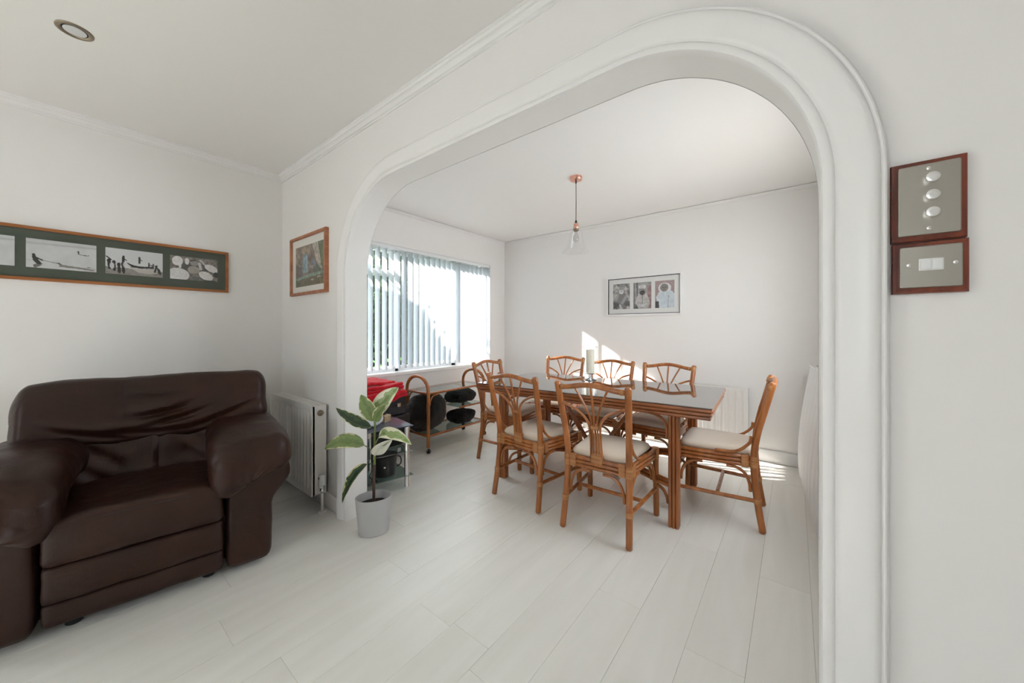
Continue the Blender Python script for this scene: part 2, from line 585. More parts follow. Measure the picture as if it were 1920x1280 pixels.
# left wall with the window opening
WY0, WY1, WZ0, WZ1 = 1.56, 3.655, 0.745, 2.07
bm = bmesh.new()
GD0, GD1, GDZ = -1.93, -1.18, 2.05      # unseen glazed door added to the left wall for extra sun bounce
box(bm, (XL - 0.25, YF, 0), (XL, GD0, ZC)); box(bm, (XL - 0.25, GD1, 0), (XL, WY0, ZC)); box(bm, (XL - 0.25, GD0, GDZ), (XL, GD1, ZC))
box(bm, (XL - 0.25, WY1, 0), (XL, YB, ZC))
box(bm, (XL - 0.25, WY0, 0), (XL, WY1, WZ0))
box(bm, (XL - 0.25, WY0, WZ1), (XL, WY1, ZC))
obj('wall_left', bm, WALL, smooth=False, kind='structure')
boxobj('wall_back', (XL - 0.25, YB, 0), (XD + 0.12, YB + 0.12, ZC), WALL, kind='structure')
DY0, DY1, DZ0, DZ1 = 1.95, 3.20, 0.98, 1.95      # unseen side window behind the arch's right jamb, added to brighten the dining room
bm = bmesh.new()
box(bm, (XD, YB2, 0), (XD + 0.12, DY0, ZC)); box(bm, (XD, DY1, 0), (XD + 0.12, YB, ZC)); box(bm, (XD, DY0, DZ1), (XD + 0.12, DY1, ZC)); box(bm, (XD, DY0, 0), (XD + 0.12, DY1, DZ0))
obj('wall_dining_right', bm, WALL, smooth=False, kind='structure')
dr = boxobj('added_window_3', (XD + 0.03, DY0, DZ0), (XD + 0.08, DY1, DZ0 + 0.05), UPVC, kind='structure', bev=0.004)
boxobj('window_head', (XD + 0.03, DY0, DZ1 - 0.05), (XD + 0.08, DY1, DZ1), UPVC, dr, 0.004)
for y_ in (DY0, (DY0 + DY1) / 2 - 0.025, DY1 - 0.05):
    boxobj('mullion', (XD + 0.03, y_, DZ0), (XD + 0.08, y_ + 0.05, DZ1), UPVC, dr, 0.004)
boxobj('window_pane', (XD + 0.052, DY0 + 0.04, DZ0 + 0.04), (XD + 0.058, DY1 - 0.04, DZ1 - 0.04), GLASS, dr)
# living-room right wall (plain) and the front wall behind the camera with an unseen window added for daylight
boxobj('wall_right', (XR, YF, 0), (XR + 0.1, YW, ZC), WALL, kind='structure')
gd = boxobj('added_door_1', (XL - 0.13, GD0, 0.0), (XL - 0.07, GD1, 0.10), UPVC, kind='structure', bev=0.004)  # added door, out of view, lets sun reach the living room floor
boxobj('added_door_rail', (XL - 0.13, GD0, GDZ - 0.08), (XL - 0.07, GD1, GDZ), UPVC, gd, 0.004)
for y_ in (GD0, (GD0 + GD1) / 2 - 0.04, GD1 - 0.08):
    boxobj('added_door_stile', (XL - 0.13, y_, 0.0), (XL - 0.07, y_ + 0.08, GDZ), UPVC, gd, 0.004)
boxobj('added_door_pane', (XL - 0.103, GD0 + 0.07, 0.09), (XL - 0.098, GD1 - 0.07, GDZ - 0.07), GLASS, gd)
FW = (-1.00, 0.00, 0.90, 2.00)
bm = bmesh.new()
box(bm, (XL, YF - 0.1, 0), (FW[0], YF, ZC)); box(bm, (FW[1], YF - 0.1, 0), (XR + 0.1, YF, ZC))
box(bm, (FW[0], YF - 0.1, 0), (FW[1], YF, FW[2])); box(bm, (FW[0], YF - 0.1, FW[3]), (FW[1], YF, ZC))
obj('wall_front', bm, WALL, smooth=False, kind='structure')
wf2 = boxobj('added_window_2', (FW[0], YF - 0.08, FW[2]), (FW[1], YF - 0.03, FW[2] + 0.05), UPVC, kind='structure', bev=0.004)
boxobj('window_head', (FW[0], YF - 0.08, FW[3] - 0.05), (FW[1], YF - 0.03, FW[3]), UPVC, wf2, 0.004)
for x_ in (FW[0], -0.50, FW[1] - 0.05):
    boxobj('mullion', (x_, YF - 0.08, FW[2]), (x_ + 0.05, YF - 0.03, FW[3]), UPVC, wf2, 0.004)
boxobj('window_pane', (FW[0] + 0.04, YF - 0.058, FW[2] + 0.04), (FW[1] - 0.04, YF - 0.053, FW[3] - 0.04), GLASS, wf2)

# the arch: outline in x, z
AX0, AX1, AZ, AR = -2.20, 0.05, 2.04, 0.50


def arch_path(o, n=44):
    """outline pushed outwards by o, from the left foot to the right foot"""
    P = [(AX0 - o, 0.0)]
    cxl, cxr, cz, R = AX0 + AR, AX1 - AR, AZ - AR, AR + o
    for i in range(n + 1):
        a = PI - i / n * PI / 2
        P.append((cxl + R * math.cos(a), cz + R * math.sin(a)))
    for i in range(n + 1):
        a = PI / 2 - i / n * PI / 2
        P.append((cxr + R * math.cos(a), cz + R * math.sin(a)))
    P.append((AX1 + o, 0.0))
    return P


inner = arch_path(0)
outline = [(XL, 0)] + inner + [(XR, 0), (XR, ZC), (XL, ZC)]
bm = bmesh.new()
f = [bm.verts.new((x, YW, z)) for x, z in outline]
b = [bm.verts.new((x, YB2, z)) for x, z in outline]
bm.faces.new(f); bm.faces.new(b[::-1])
for i in range(len(f)):
    j = (i + 1) % len(f)
    bm.faces.new([f[i], f[j], b[j], b[i]])
bm.normal_update()
bmesh.ops.triangulate(bm, faces=[ff for ff in bm.faces if len(ff.verts) > 4])
obj('wall_arch', bm, WALL, kind='structure')

# moulding swept round the arch
PROF = [(-0.001, 1.131), (-0.001, 1.113), (0.002, 1.108), (0.008, 1.1065), (0.017, 1.106), (0.021, 1.108), (0.0235, 1.1115), (0.026, 1.108),
        (0.030, 1.1035), (0.036, 1.1015), (0.042, 1.1005), (0.050, 1.0985), (0.062, 1.0955), (0.074, 1.0935), (0.084, 1.0935), (0.091, 1.0955), (0.0955, 1.0995),
        (0.0975, 1.1045), (0.100, 1.1030), (0.103, 1.1020), (0.106, 1.1035), (0.108, 1.1085), (0.112, 1.1165), (0.114, 1.131)]
bm = bmesh.new()
rows = []
for o, y in PROF:
    rows.append([bm.verts.new((x, y, z)) for x, z in arch_path(o)])
for a, c in zip(rows, rows[1:]):
    for i in range(len(a) - 1):
        bm.faces.new([a[i], a[i + 1], c[i + 1], c[i]])
bm.faces.new([r[0] for r in rows]); bm.faces.new([r[-1] for r in rows][::-1])
o = obj('trim_1', bm, TRIM, kind='structure')
o['label'] = 'white moulded trim around the arch'
# back-face moulding of the arch (dining side)
bm = bmesh.new()
rows = []
for o_, y in PROF:
    rows.append([bm.verts.new((x, YW + YB2 - y, z)) for x, z in arch_path(o_)])
for a, c in zip(rows, rows[1:]):
    for i in range(len(a) - 1):
        bm.faces.new([a[i], a[i + 1], c[i + 1], c[i]])
bm.faces.new([r[0] for r in rows]); bm.faces.new([r[-1] for r in rows][::-1])
bmesh.ops.scale(bm, vec=(1, 1, 1), verts=bm.verts[:])
for v in bm.verts:
    v.co.y = YB2 + (v.co.y - YB2) * 0.12


# (the dining side only carries a shallow bead)
obj('trim_2', bm, TRIM, kind='structure')


def cornice(name, pts, inward, h=0.050, d=0.042):
    """stepped cove below the ceiling; pts: polyline on the wall line, inward: unit vector into the room"""
    prof = [(0, -h), (0.006, -h), (0.006, -h * 0.82), (0.014, -h * 0.78), (0.022, -h * 0.55), (0.024, -h * 0.42), (0.031, -h * 0.38), (0.036, -h * 0.2), (d, -h * 0.16), (d, 0), (0, 0)]
    bm = bmesh.new()
    rr = []
    for p in pts:
        rr.append([bm.verts.new((p[0] + inward[0] * a, p[1] + inward[1] * a, ZC + z)) for a, z in prof])
    for a, b in zip(rr, rr[1:]):
        for i in range(len(prof)):
            j = (i + 1) % len(prof)
            bm.faces.new([a[i], a[j], b[j], b[i]])
    bm.faces.new(rr[0]); bm.faces.new(rr[-1][::-1])
    return obj(name, bm, TRIM, smooth=False, kind='structure')


cornice('trim_3', [(XL, YF), (XL, YW)], (1, 0))
cornice('trim_4', [(XL, YW), (XR, YW)], (0, -1))
cornice('trim_5', [(XL, YB2), (XL, YB)], (1, 0), 0.030, 0.026)
cornice('trim_6', [(XL, YB), (XD, YB)], (0, -1), 0.030, 0.026)


def skirt(name, lo, hi, axis):
    bm = bmesh.new()
    box(bm, lo, hi, 0.004, 2)
    return obj(name, bm, TRIM, kind='structure')


skirt('baseboard_left', (XL, GD1 + 0.01, 0), (XL + 0.016, YW - 0.017, 0.11), 'y')
skirt('baseboard_arch', (XL, YW - 0.016, 0), (AX0 - 0.116, YW, 0.10), 'x')
skirt('baseboard_arch_right', (AX1 + 0.116, YW - 0.016, 0), (XR, YW, 0.10), 'x')
skirt('baseboard_dining_left', (XL, YB2, 0), (XL + 0.016, YB - 0.017, 0.11), 'y')
skirt('baseboard_back', (XL, YB - 0.016, 0), (XD, YB, 0.11), 'x')

# ------------------------------------------------------------------ window
win = boxobj('window_1', (XL - 0.13, WY0, WZ0), (XL - 0.07, WY0 + 0.06, WZ1), UPVC, kind='structure', bev=0.006)
boxobj('window_jamb', (XL - 0.13, WY1 - 0.05, WZ0), (XL - 0.07, WY1, WZ1), UPVC, win, 0.006)
boxobj('window_head', (XL - 0.13, WY0, WZ1 - 0.06), (XL - 0.07, WY1, WZ1), UPVC, win, 0.006)
boxobj('window_bottom_rail', (XL - 0.13, WY0, WZ0), (XL - 0.07, WY1, WZ0 + 0.06), UPVC, win, 0.006)
boxobj('mullion', (XL - 0.13, 3.02, WZ0), (XL - 0.07, 3.10, WZ1), UPVC, win, 0.006)
boxobj('transom', (XL - 0.13, WY0, 1.76), (XL - 0.07, 2.23, 1.82), UPVC, win, 0.006)
boxobj('mullion', (XL - 0.13, 2.22, WZ0), (XL - 0.07, 2.27, WZ1), UPVC, win, 0.006)
boxobj('window_pane', (XL - 0.103, WY0 + 0.05, WZ0 + 0.05), (XL - 0.098, 2.23, 1.77), GLASS, win)
boxobj('window_pane', (XL - 0.103, 2.26, WZ0 + 0.05), (XL - 0.098, 3.03, WZ1 - 0.05), GLASS, win)
boxobj('window_pane', (XL - 0.103, WY0 + 0.05, 1.81), (XL - 0.098, 2.23, WZ1 - 0.05), GLASS, win)
boxobj('window_pane', (XL - 0.103, 3.09, WZ0 + 0.05), (XL - 0.098, WY1 - 0.04, WZ1 - 0.05), GLASS, win)
boxobj('window_sill', (XL - 0.07, WY0 - 0.03, WZ0 - 0.028), (XL + 0.045, WY1 + 0.03, WZ0 + 0.008), TRIM, win, 0.006, 2)
bm = bmesh.new()
box(bm, (XL - 0.001, WY0 - 0.02, WZ1), (XL + 0.010, WY1 + 0.025, WZ1 + 0.022), 0.003)
box(bm, (XL - 0.001, WY1, WZ0), (XL + 0.010, WY1 + 0.025, WZ1), 0.003)
obj('window_casing', bm, TRIM, win)

# vertical blind, slats turned edge-on to the room
bl = thing('vertical_blind', 'white vertical slat blind hanging in the dining room window, slats turned open', 'blind', (XL - 0.01, WY0, WZ1))
bm = bmesh.new(); box(bm, (-0.025, 0.01, -0.038), (0.025, WY1 - WY0 - 0.01, -0.002), 0.004)
obj('head_rail', bm, UPVC, bl)
nsl = 27
sp = (WY1 - WY0 - 0.07) / (nsl - 1)
bm = bmesh.new()
sw, sh = 0.093, WZ1 - WZ0 - 0.085
R = []
for i in range(7):
    t = i / 6
    x = -sw / 2 + sw * t
    yb_ = 0.004 * (1 - (2 * t - 1) ** 2)
    R.append((x, yb_))
rf = []
for z in (-0.045, -0.045 - sh + 0.05, -0.045 - sh):
    rf.append([bm.verts.new((x, y, z)) for x, y in R] + [bm.verts.new((x, y + 0.0007, z)) for x, y in R[::-1]])
for a, b in zip(rf, rf[1:]):
    for i in range(len(a)):
        j = (i + 1) % len(a)
        bm.faces.new([a[i], a[j], b[j], b[i]])
bm.faces.new(rf[0]); bm.faces.new(rf[-1][::-1])
slat0 = obj('slat', bm, BLIND, bl)
wt = bmesh.new(); box(wt, (-0.040, -0.0015, -0.045 - sh + 0.001), (0.040, 0.0035, -0.045 - sh + 0.045))
w0 = obj('slat_weight', wt, UPVC, slat0, smooth=False)
random.seed(3)
for i in range(nsl):
    if i == 0:
        s, q = slat0, w0
    else:
        s = slat0.copy(); C.objects.link(s)
        q = w0.copy(); C.objects.link(q); q.parent = s
    s.parent = bl
    s.location = (0, 0.035 + i * sp, 0)
    s.rotation_euler = (0, 0, math.radians(random.uniform(-0.7, 0.7)))
bm = bmesh.new()
for xx in (-0.036, 0.036):
    tube(bm, [(xx, 0.035, -0.045 - sh + 0.006), (xx, WY1 - WY0 - 0.035, -0.045 - sh + 0.006)], 0.0015, seg=5, cap=False)
obj('bead_chain', bm, UPVC, bl)

# ------------------------------------------------------------------ outside: hedge and lawn
boxobj('ground', (-14, -6, -0.35), (XL - 0.26, 9, -0.25), GRASSM, kind='structure')
HX = -5.6


def hedge_top(y):
    """height profile along the garden: tall, a dip that lets the sun in, tall again"""
    K = [(-9, 3.2), (1.30, 3.12), (1.80, 2.98), (2.02, 2.74), (2.35, 2.30), (2.55, 2.00), (3.02, 1.90), (3.18, 3.45), (9, 3.5)]
    for (a, p), (b, q) in zip(K, K[1:]):
        if a <= y <= b:
            return p + (q - p) * (y - a) / (b - a)
    return 3.0


hd = thing('garden_hedge', 'dark green garden hedge standing outside behind the window blind', 'hedge', (HX, 1.5, -0.25))
bm = bmesh.new()
ys = [0.3 + i * 0.1 for i in range(72)]
fr = []
for y in ys:
    h = hedge_top(y) + 0.08
    fr.append([bm.verts.new((a, y - 1.5, z)) for a, z in ((-0.5, 0), (0.35, 0), (0.32, h * 0.8), (0.15, h), (-0.4, h))])
for a, b in zip(fr, fr[1:]):
    for i in range(5):
        j = (i + 1) % 5
        bm.faces.new([a[i], a[j], b[j], b[i]])
bm.faces.new(fr[0]); bm.faces.new(fr[-1][::-1])
obj('branch_mass', bm, HEDGE_IN, hd, smooth=False)


def leaf_cloud(name, n, m, parent, ymin, ymax, zf, size, xr, seed):
    rnd = random.Random(seed)
    vs, fs = [], []
    for i in range(n):
        y = rnd.uniform(ymin, ymax)
        z = rnd.uniform(0.0, 1.0) * zf(y + 1.5)
        x = rnd.uniform(*xr)
        s = size * rnd.uniform(0.6, 1.4)
        e = Euler((rnd.uniform(0, 6.3), rnd.uniform(0, 6.3), rnd.uniform(0, 6.3))).to_matrix()
        q = [e @ Vector(v) + Vector((x, y, z)) for v in ((-s, 0, 0), (0, -s * 0.4, s * 0.1), (s, 0, 0), (0, s * 0.4, s * 0.1))]
        k = len(vs); vs += q; fs.append((k, k + 1, k + 2, k + 3))
    me = bpy.data.meshes.new(name); me.from_pydata(vs, [], fs)
    return link(name, me, m, parent, kind='stuff')


leaf_cloud('hedge_foliage', 14000, HEDGE, hd, -1.2, 5.8, lambda y: hedge_top(y) + 0.20, 0.045, (0.25, 0.50), 5)
fn = thing('garden_fern', 'bright green fern growing in front of the hedge outside the window', 'plant', (-4.35, 2.9, -0.25))
bm = bmesh.new()
rnd = random.Random(11)
for kk in range(46):
    a = rnd.uniform(0, 2 * PI); ln = rnd.uniform(0.7, 1.25); by = rnd.uniform(-0.6, 0.6)
    pts = []
    for i in range(9):
        t = i / 8
        pts.append(Vector((math.cos(a) * ln * 0.45 * t, by + math.sin(a) * ln * 0.5 * t, ln * (1.35 * t - 0.45 * t * t))))
    for i in range(1, 8):
        d = (pts[i + 1] - pts[i - 1]).normalized()
        sd = d.cross(Vector((0, 0, 1))).normalized()
        wd = 0.14 * math.sin(PI * i / 8) + 0.02
        for sg in (-1, 1):
            p = pts[i]
            bm.faces.new([bm.verts.new(p), bm.verts.new(p + sd * sg * wd * 0.5 + d * 0.05), bm.verts.new(p + sd * sg * wd + d * 0.03), bm.verts.new(p + sd * sg * wd * 0.5 - d * 0.02)])
o = obj('frond', bm, FERN, fn, smooth=False); o['kind'] = 'stuff'

# ------------------------------------------------------------------ armchair
SO = Vector((-2.19, 0.22, 0.0))
srz = math.atan2(0.17, -0.985) + 0.0   # local +y (depth) points to (-0.985, 0.17)
srz = math.atan2(-0.985, 0.17)
# local x axis (width) -> (0.17,0.985): angle = 80.2 deg
srz = math.atan2(0.985, 0.17)
# rotation by srz sends +x to (0.17,0.985) and +y to (-0.985,0.17)
ac = thing('recliner_armchair', 'dark brown leather recliner armchair with puffy arms and overstuffed headrest against left wall', 'armchair', SO, srz)


def wr(p, nrm, amp=0.006, f=9.0, seed=0.0, lim=None):
    a = noise.noise(Vector((p.x * f + seed, p.y * f, p.z * f * 1.6)))
    b = noise.noise(Vector((p.x * f * 2.3 + seed, p.y * f * 2.3 + 7, p.z * f * 2.3)))
    return p + nrm * (amp * a + amp * 0.45 * b)


def crease(t, c, wd):
    return math.exp(-((t - c) / wd) ** 2)


# seat front tiers (each a padded panel)
def tier(name, z0, z1, y0, y1, x0=-0.272, x1=0.272, r=0.022, bulge=0.010, sd=0.0, slope=0):
    sz = (x1 - x0, y1 - y0, z1 - z0)

    def fnn(p, n):
        q = wr(p, n, 0.004, 8, sd)
        u = 1 - (2 * p.x / sz[0]) ** 2
        v = 1 - (2 * p.z / sz[2]) ** 2
        if n.y < -0.3:
            q.y -= bulge * max(0, u) ** 0.5 * max(0, v)
        if slope and n.z > 0.2:
            q.z += slope * (1 - (2 * p.x / sz[0]) ** 2) * 0.7
        return q
    bm = soft_box(sz, r, (28, 14, 10), fnn, Matrix.Translation(((x0 + x1) / 2, (y0 + y1) / 2, (z0 + z1) / 2)))
    return obj(name, bm, LEATHER, ac)


tier('footrest_panel', 0.045, 0.140, 0.012, 0.10, sd=1, r=0.018)
tier('footrest_panel', 0.138, 0.285, 0.004, 0.10, sd=2, r=0.020)
tier('seat_cushion', 0.283, 0.455, -0.014, 0.62, sd=3, r=0.030, bulge=0.006, slope=0.022)
boxobj('base', (-0.44, 0.10, 0.05), (0.44, 0.70, 0.28), SEAM, ac, 0.01)
for sx_ in (-0.2, 0.22):
    for yy in (0.10, 0.62):
        bm = bmesh.new(); lathe(bm, [(0.022, 0.0), (0.026, 0.004), (0.026, 0.03), (0.018, 0.052)], 16, sx_, yy)
        obj('foot', bm, BLACKP, ac)


def arm(side):
    # side panel and front pillar
    x0, x1 = 0.283, 0.470

    def f1(p, n):
        q = wr(p, n, 0.004, 7, 4 + side)
        # pillar swells outwards towards its top under the arm pad
        t = (p.z + 0.245) / 0.49
        if t > 0.55:
            k = min(1, (t - 0.55) / 0.30)
            k = k * k * (3 - 2 * k)
            if p.x > -0.02:
                q.x += 0.085 * k * (p.x + 0.02) / 0.115
        return q
    bm = soft_box((x1 - x0, 0.74, 0.49), (0.035, 0.03, 0.06), (12, 20, 22), f1, Matrix.Translation(((x0 + x1) / 2, 0.375, 0.275)))
    if side < 0:
        bmesh.ops.scale(bm, vec=(-1, 1, 1), verts=bm.verts[:])
    obj('arm_panel', bm, LEATHER, ac)

    # arm pad, rolled over, drooping at the front
    def f2(p, n):
        q = wr(p, n, 0.007, 7, 9 + side)
        t = (p.y + 0.37) / 0.74          # 0 at the front
        # front droops on the inner side
        if t < 0.35:
            k = 1 - t / 0.35
            xin = max(0, min(1, (0.12 - p.x) / 0.22))
            q.z -= (0.012 + 0.085 * xin * (1 if p.z < 0.03 else 0.45)) * k * k
            q.y -= 0.012 * k * xin
        q.z += 0.028 * math.sin(min(1, t) * PI) - 0.02 * (p.x / 0.17) ** 2
        # gathers radiating from the front lower corner
        if t < 0.28 and n.y < 0.3:
            ang = math.atan2(p.z + 0.07, p.x + 0.02)
            rad = math.hypot(p.z + 0.07, p.x + 0.02)
            q += n * (0.005 * math.sin(ang * 9) * math.exp(-((rad - 0.06) / 0.05) ** 2))
        return q
    bm = soft_box((0.345, 0.80, 0.185), (0.075, 0.07, 0.085), (48, 60, 32), f2, Matrix.Translation((0.390, 0.375, 0.575)))
    if side < 0:
        bmesh.ops.scale(bm, vec=(-1, 1, 1), verts=bm.verts[:])
    obj('arm_pad', bm, LEATHER, ac)


arm(1); arm(-1)

# back rest: lower lumbar cushion, big headrest pillow, rear shell
def fl_(p, n):
    q = wr(p, n, 0.008, 8, 20)
    q += n * 0.016 * (math.cos(p.x * 2 * PI / 0.31) * 0.5 + 0.5) * (1 if n.y < 0 else 0)
    if n.y < 0:
        q.y += 0.010 * crease(p.x, 0.03 + 0.05 * p.z, 0.012)
        q += n * 0.006 * math.sin((p.x * 0.8 + p.z) * 60) * crease(abs(p.x), 0.20, 0.09)
    return q


tilt = Matrix.Rotation(math.radians(-17), 4, 'X')
bm = soft_box((0.62, 0.20, 0.30), (0.07, 0.08, 0.07), (56, 10, 34), fl_, Matrix.Translation((0, 0.585, 0.525)) @ tilt)
obj('lumbar_cushion', bm, LEATHER, ac)


def fh_(p, n):
    q = wr(p, n, 0.007, 5, 31)
    u = p.x / 0.5
    if n.y < 0.35:
        # pillow belly hanging over the lumbar cushion, seams at the thirds
        for c in (-0.13, 0.14):
            q.y += 0.006 * crease(p.x, c, 0.006)
        for (cx, cz, sl, am, wx) in ((0.02, -0.035, 0.16, 0.022, 0.11), (0.05, -0.085, 0.22, 0.020, 0.13), (-0.24, -0.115, -0.26, 0.018, 0.13), (0.26, -0.10, 0.30, 0.020, 0.13), (0.00, 0.035, -0.08, 0.011, 0.09), (0.34, -0.060, 0.35, 0.008, 0.07), (-0.06, -0.125, -0.1, 0.015, 0.15)):
            d = (p.z - cz) - sl * (p.x - cx) - 0.5 * (p.x - cx) ** 2
            wg = math.exp(-((p.x - cx) / wx) ** 2)
            q.y += am * 0.85 * wg * crease(d, 0, 0.014)
            q.y -= am * 0.75 * wg * crease(d, 0.030, 0.016)
    # rounded, slightly sagging top corners
    q.z -= 0.030 * abs(u) ** 6 * (1 if p.z > 0 else 0)
    q.z -= 0.012 * math.cos(u * PI / 2) * (1 if p.z < 0 else 0)
    return q


tilt2 = Matrix.Rotation(math.radians(-15), 4, 'X')
bm = soft_box((0.99, 0.25, 0.350), (0.055, 0.09, 0.105), (110, 16, 56), fh_, Matrix.Translation((0.025, 0.632, 0.765)) @ tilt2)
obj('headrest', bm, LEATHER, ac)


def fs_(p, n):
    q = wr(p, n, 0.006, 6, 44)
    q.z -= 0.05 * abs(p.x / 0.46) ** 4 * (1 if p.z > 0 else 0)
    return q


bm = soft_box((0.95, 0.12, 0.80), (0.06, 0.05, 0.06), (30, 6, 22), fs_, Matrix.Translation((0.025, 0.735, 0.53)) @ Matrix.Rotation(math.radians(-13), 4, 'X'))
obj('back_shell', bm, LEATHER, ac)
# stitched welt along the seat front edge
tubeobj('piping', [(-0.25, -0.004, 0.437), (-0.1, -0.013, 0.446), (0.1, -0.013, 0.446), (0.25, -0.004, 0.437)], 0.003, SEAM, ac, seg=6)

# ------------------------------------------------------------------ radiators


def radiator(name, label, wd, ht, dp, nrib, loc, rz, ribw=0.5, group=None, m=RADM, relief=0.0112):
    """panel radiator; local x along width, -y is the front face"""
    t = thing(name, label, 'radiator', loc, rz, group)
    # front panel with pressed flutes
    bm = bmesh.new()
    mg = 0.028
    xs = [(0, 0), (mg * 0.3, -0.000)]
    pts = [(0.0, 0.012), (0.0, 0.003), (0.003, 0.0), (mg, 0.0)]
    pw = (wd - 2 * mg) / nrib
    for i in range(nrib):
        a = mg + i * pw
        pts += [(a + pw * 0.12, 0.0), (a + pw * 0.26, relief), (a + pw * 0.72, relief), (a + pw * 0.86, 0.0)]
    pts += [(wd - mg, 0.0), (wd - 0.003, 0.0), (wd, 0.003), (wd, 0.012)]
    rows = []
    for z, kf in ((0, 0), (0.035, 0), (0.055, 1), (ht - 0.055, 1), (ht - 0.035, 0), (ht - 0.003, 0)):
        rows.append([bm.verts.new((x, (y * kf if 0.004 < x < wd - 0.004 and abs(y - relief) < 1e-6 else y), z)) for x, y in pts])
    for a, b in zip(rows, rows[1:]):
        for i in range(len(a) - 1):
            bm.faces.new([a[i], a[i + 1], b[i + 1], b[i]])
    box(bm, (0.0, 0.012, 0), (wd, 0.018, ht - 0.003))
    obj('front_panel', bm, m, t)
    boxobj('rear_panel', (0.01, dp - 0.014, 0.01), (wd - 0.01, dp, ht - 0.01), m, t, 0.004)
    for x0 in (0.0, wd - 0.006):
        boxobj('side_cover', (x0, 0.004, 0.0), (x0 + 0.006, dp - 0.002, ht), m, t, 0.002)
    # top grille: bars across
    bm = bmesh.new()
    for yy in (0.010, dp * 0.36, dp * 0.66, dp - 0.012):
        box(bm, (0.004, yy, ht - 0.006), (wd - 0.004, yy + 0.012, ht))
    n = int(wd / 0.012)
    for i in range(n):
        x = 0.006 + i * (wd - 0.014) / (n - 1)
        box(bm, (x - 0.0016, 0.012, ht - 0.005), (x + 0.0016, dp - 0.004, ht - 0.001))
    g = obj('top_grille', bm, m, t, smooth=False)
    # dark convector fins inside
    boxobj('convector', (0.02, 0.022, 0.03), (wd - 0.02, dp - 0.018, ht - 0.03), m, t)
    return t


ra = radiator('radiator', 'small white panel radiator beside the armchair under the little framed painting', 0.745, 0.585, 0.095, 14, (-3.205, 1.018, 0.112), 0)
# blanking plug and air vent on the right side
bm = bmesh.new(); lathe(bm, [(0.020, 0), (0.020, 0.003), (0.014, 0.005)], 24); lathe(bm, [(0.009, 0.004), (0.009, 0.009), (0.006, 0.012)], 6)
bmesh.ops.transform(bm, matrix=Matrix.Translation((0.746, 0.052, 0.535)) @ Matrix.Rotation(PI / 2, 4, 'Y'), verts=bm.verts[:])
obj('air_vent', bm, BRASSY, ra)
# thermostatic valve below the corner
va = tubeobj('valve', [(0.746, 0.050, 0.045), (0.790, 0.050, 0.045)], 0.013, CHROME, ra, seg=14)
bm = bmesh.new()
lathe(bm, [(0.010, -0.010), (0.015, 0.0), (0.016, 0.012), (0.013, 0.02), (0.017, 0.030), (0.017, 0.040)], 18, 0.778, 0.050)
for v in bm.verts:
    v.co.z += 0.028
obj('valve_body', bm, CHROME, ra)
bm = bmesh.new()
lathe(bm, [(0.017, 0.066), (0.0225, 0.072), (0.0225, 0.105), (0.021, 0.112), (0.021, 0.132), (0.017, 0.139)], 24, 0.778, 0.050)
obj('valve_head', bm, WHITEP, ra)
boxobj('valve_marking', (0.772, 0.0265, 0.112), (0.786, 0.0290, 0.126), STEEL, ra)
bm = bmesh.new(); tube(bm, [(0.778, 0.050, 0.020), (0.778, 0.050, -0.104)], 0.0085, seg=14)
lathe(bm, [(0.024, -0.112), (0.024, -0.105), (0.018, -0.099), (0.009, -0.098)], 24, 0.778, 0.050)
obj('supply_pipe', bm, RADM, ra)

rb = radiator('radiator', 'long white radiator on the far dining wall behind the table', 1.85, 0.535, 0.075, 32, (-2.18, YB - 0.10, 0.125), 0, relief=0.0115)
# the two radiators differ, so labels single them out
for xx in (0.03, 1.82):
    tubeobj('supply_pipe', [(xx, 0.04, 0.02), (xx, 0.04, -0.125)], 0.0075, RADM, rb, seg=10)

# ------------------------------------------------------------------ painting prints


class Ras:
    def __init__(s, w, h, bg=(0.7, 0.7, 0.7)):
        s.w, s.h = w, h
        s.a = np.zeros((h, w, 3)); s.a[:] = bg
        s.X, s.Y = np.meshgrid((np.arange(w) + 0.5) / w, (np.arange(h) + 0.5) / h)
        s.asp = w / h

    def ell(s, cx, cy, rx, ry, c, ang=0):
        x, y = (s.X - cx) * s.asp, s.Y - cy
        ca, sa = math.cos(ang), math.sin(ang)
        u, v = x * ca + y * sa, -x * sa + y * ca
        m = (u / rx) ** 2 + (v / ry) ** 2 < 1
        s.a[m] = c

    def poly(s, pts, c):
        m = np.zeros((s.h, s.w), bool)
        j = len(pts) - 1
        for i in range(len(pts)):
            xi, yi = pts[i]; xj, yj = pts[j]
            if yi != yj:
                cnd = ((yi > s.Y) != (yj > s.Y)) & (s.X < (xj - xi) * (s.Y - yi) / (yj - yi) + xi)
                m ^= cnd
            j = i
        s.a[m] = c

    def line(s, x0, y0, x1, y1, wd, c):
        ax, ay, bx, by = x0 * s.asp, y0, x1 * s.asp, y1
        X, Y = s.X * s.asp, s.Y
        t = np.clip(((X - ax) * (bx - ax) + (Y - ay) * (by - ay)) / ((bx - ax) ** 2 + (by - ay) ** 2 + 1e-9), 0, 1)
        d = np.hypot(X - ax - t * (bx - ax), Y - ay - t * (by - ay))
        s.a[d < wd] = c

    def mottle(s, amp, sc, seed=0, region=None):
        rnd = np.random.RandomState(seed)
        g = rnd.rand(int(sc) + 2, int(sc * s.asp) + 2)
        yy = s.Y * sc; xx = s.X * sc * s.asp
        iy, ix = yy.astype(int), xx.astype(int)
        fy, fx = yy - iy, xx - ix
        v = (g[iy, ix] * (1 - fx) + g[iy, ix + 1] * fx) * (1 - fy) + (g[iy + 1, ix] * (1 - fx) + g[iy + 1, ix + 1] * fx) * fy - 0.5
        if region is not None:
            v = v * region
        s.a = np.clip(s.a * (1 + amp * v[..., None] * 2), 0, 1)


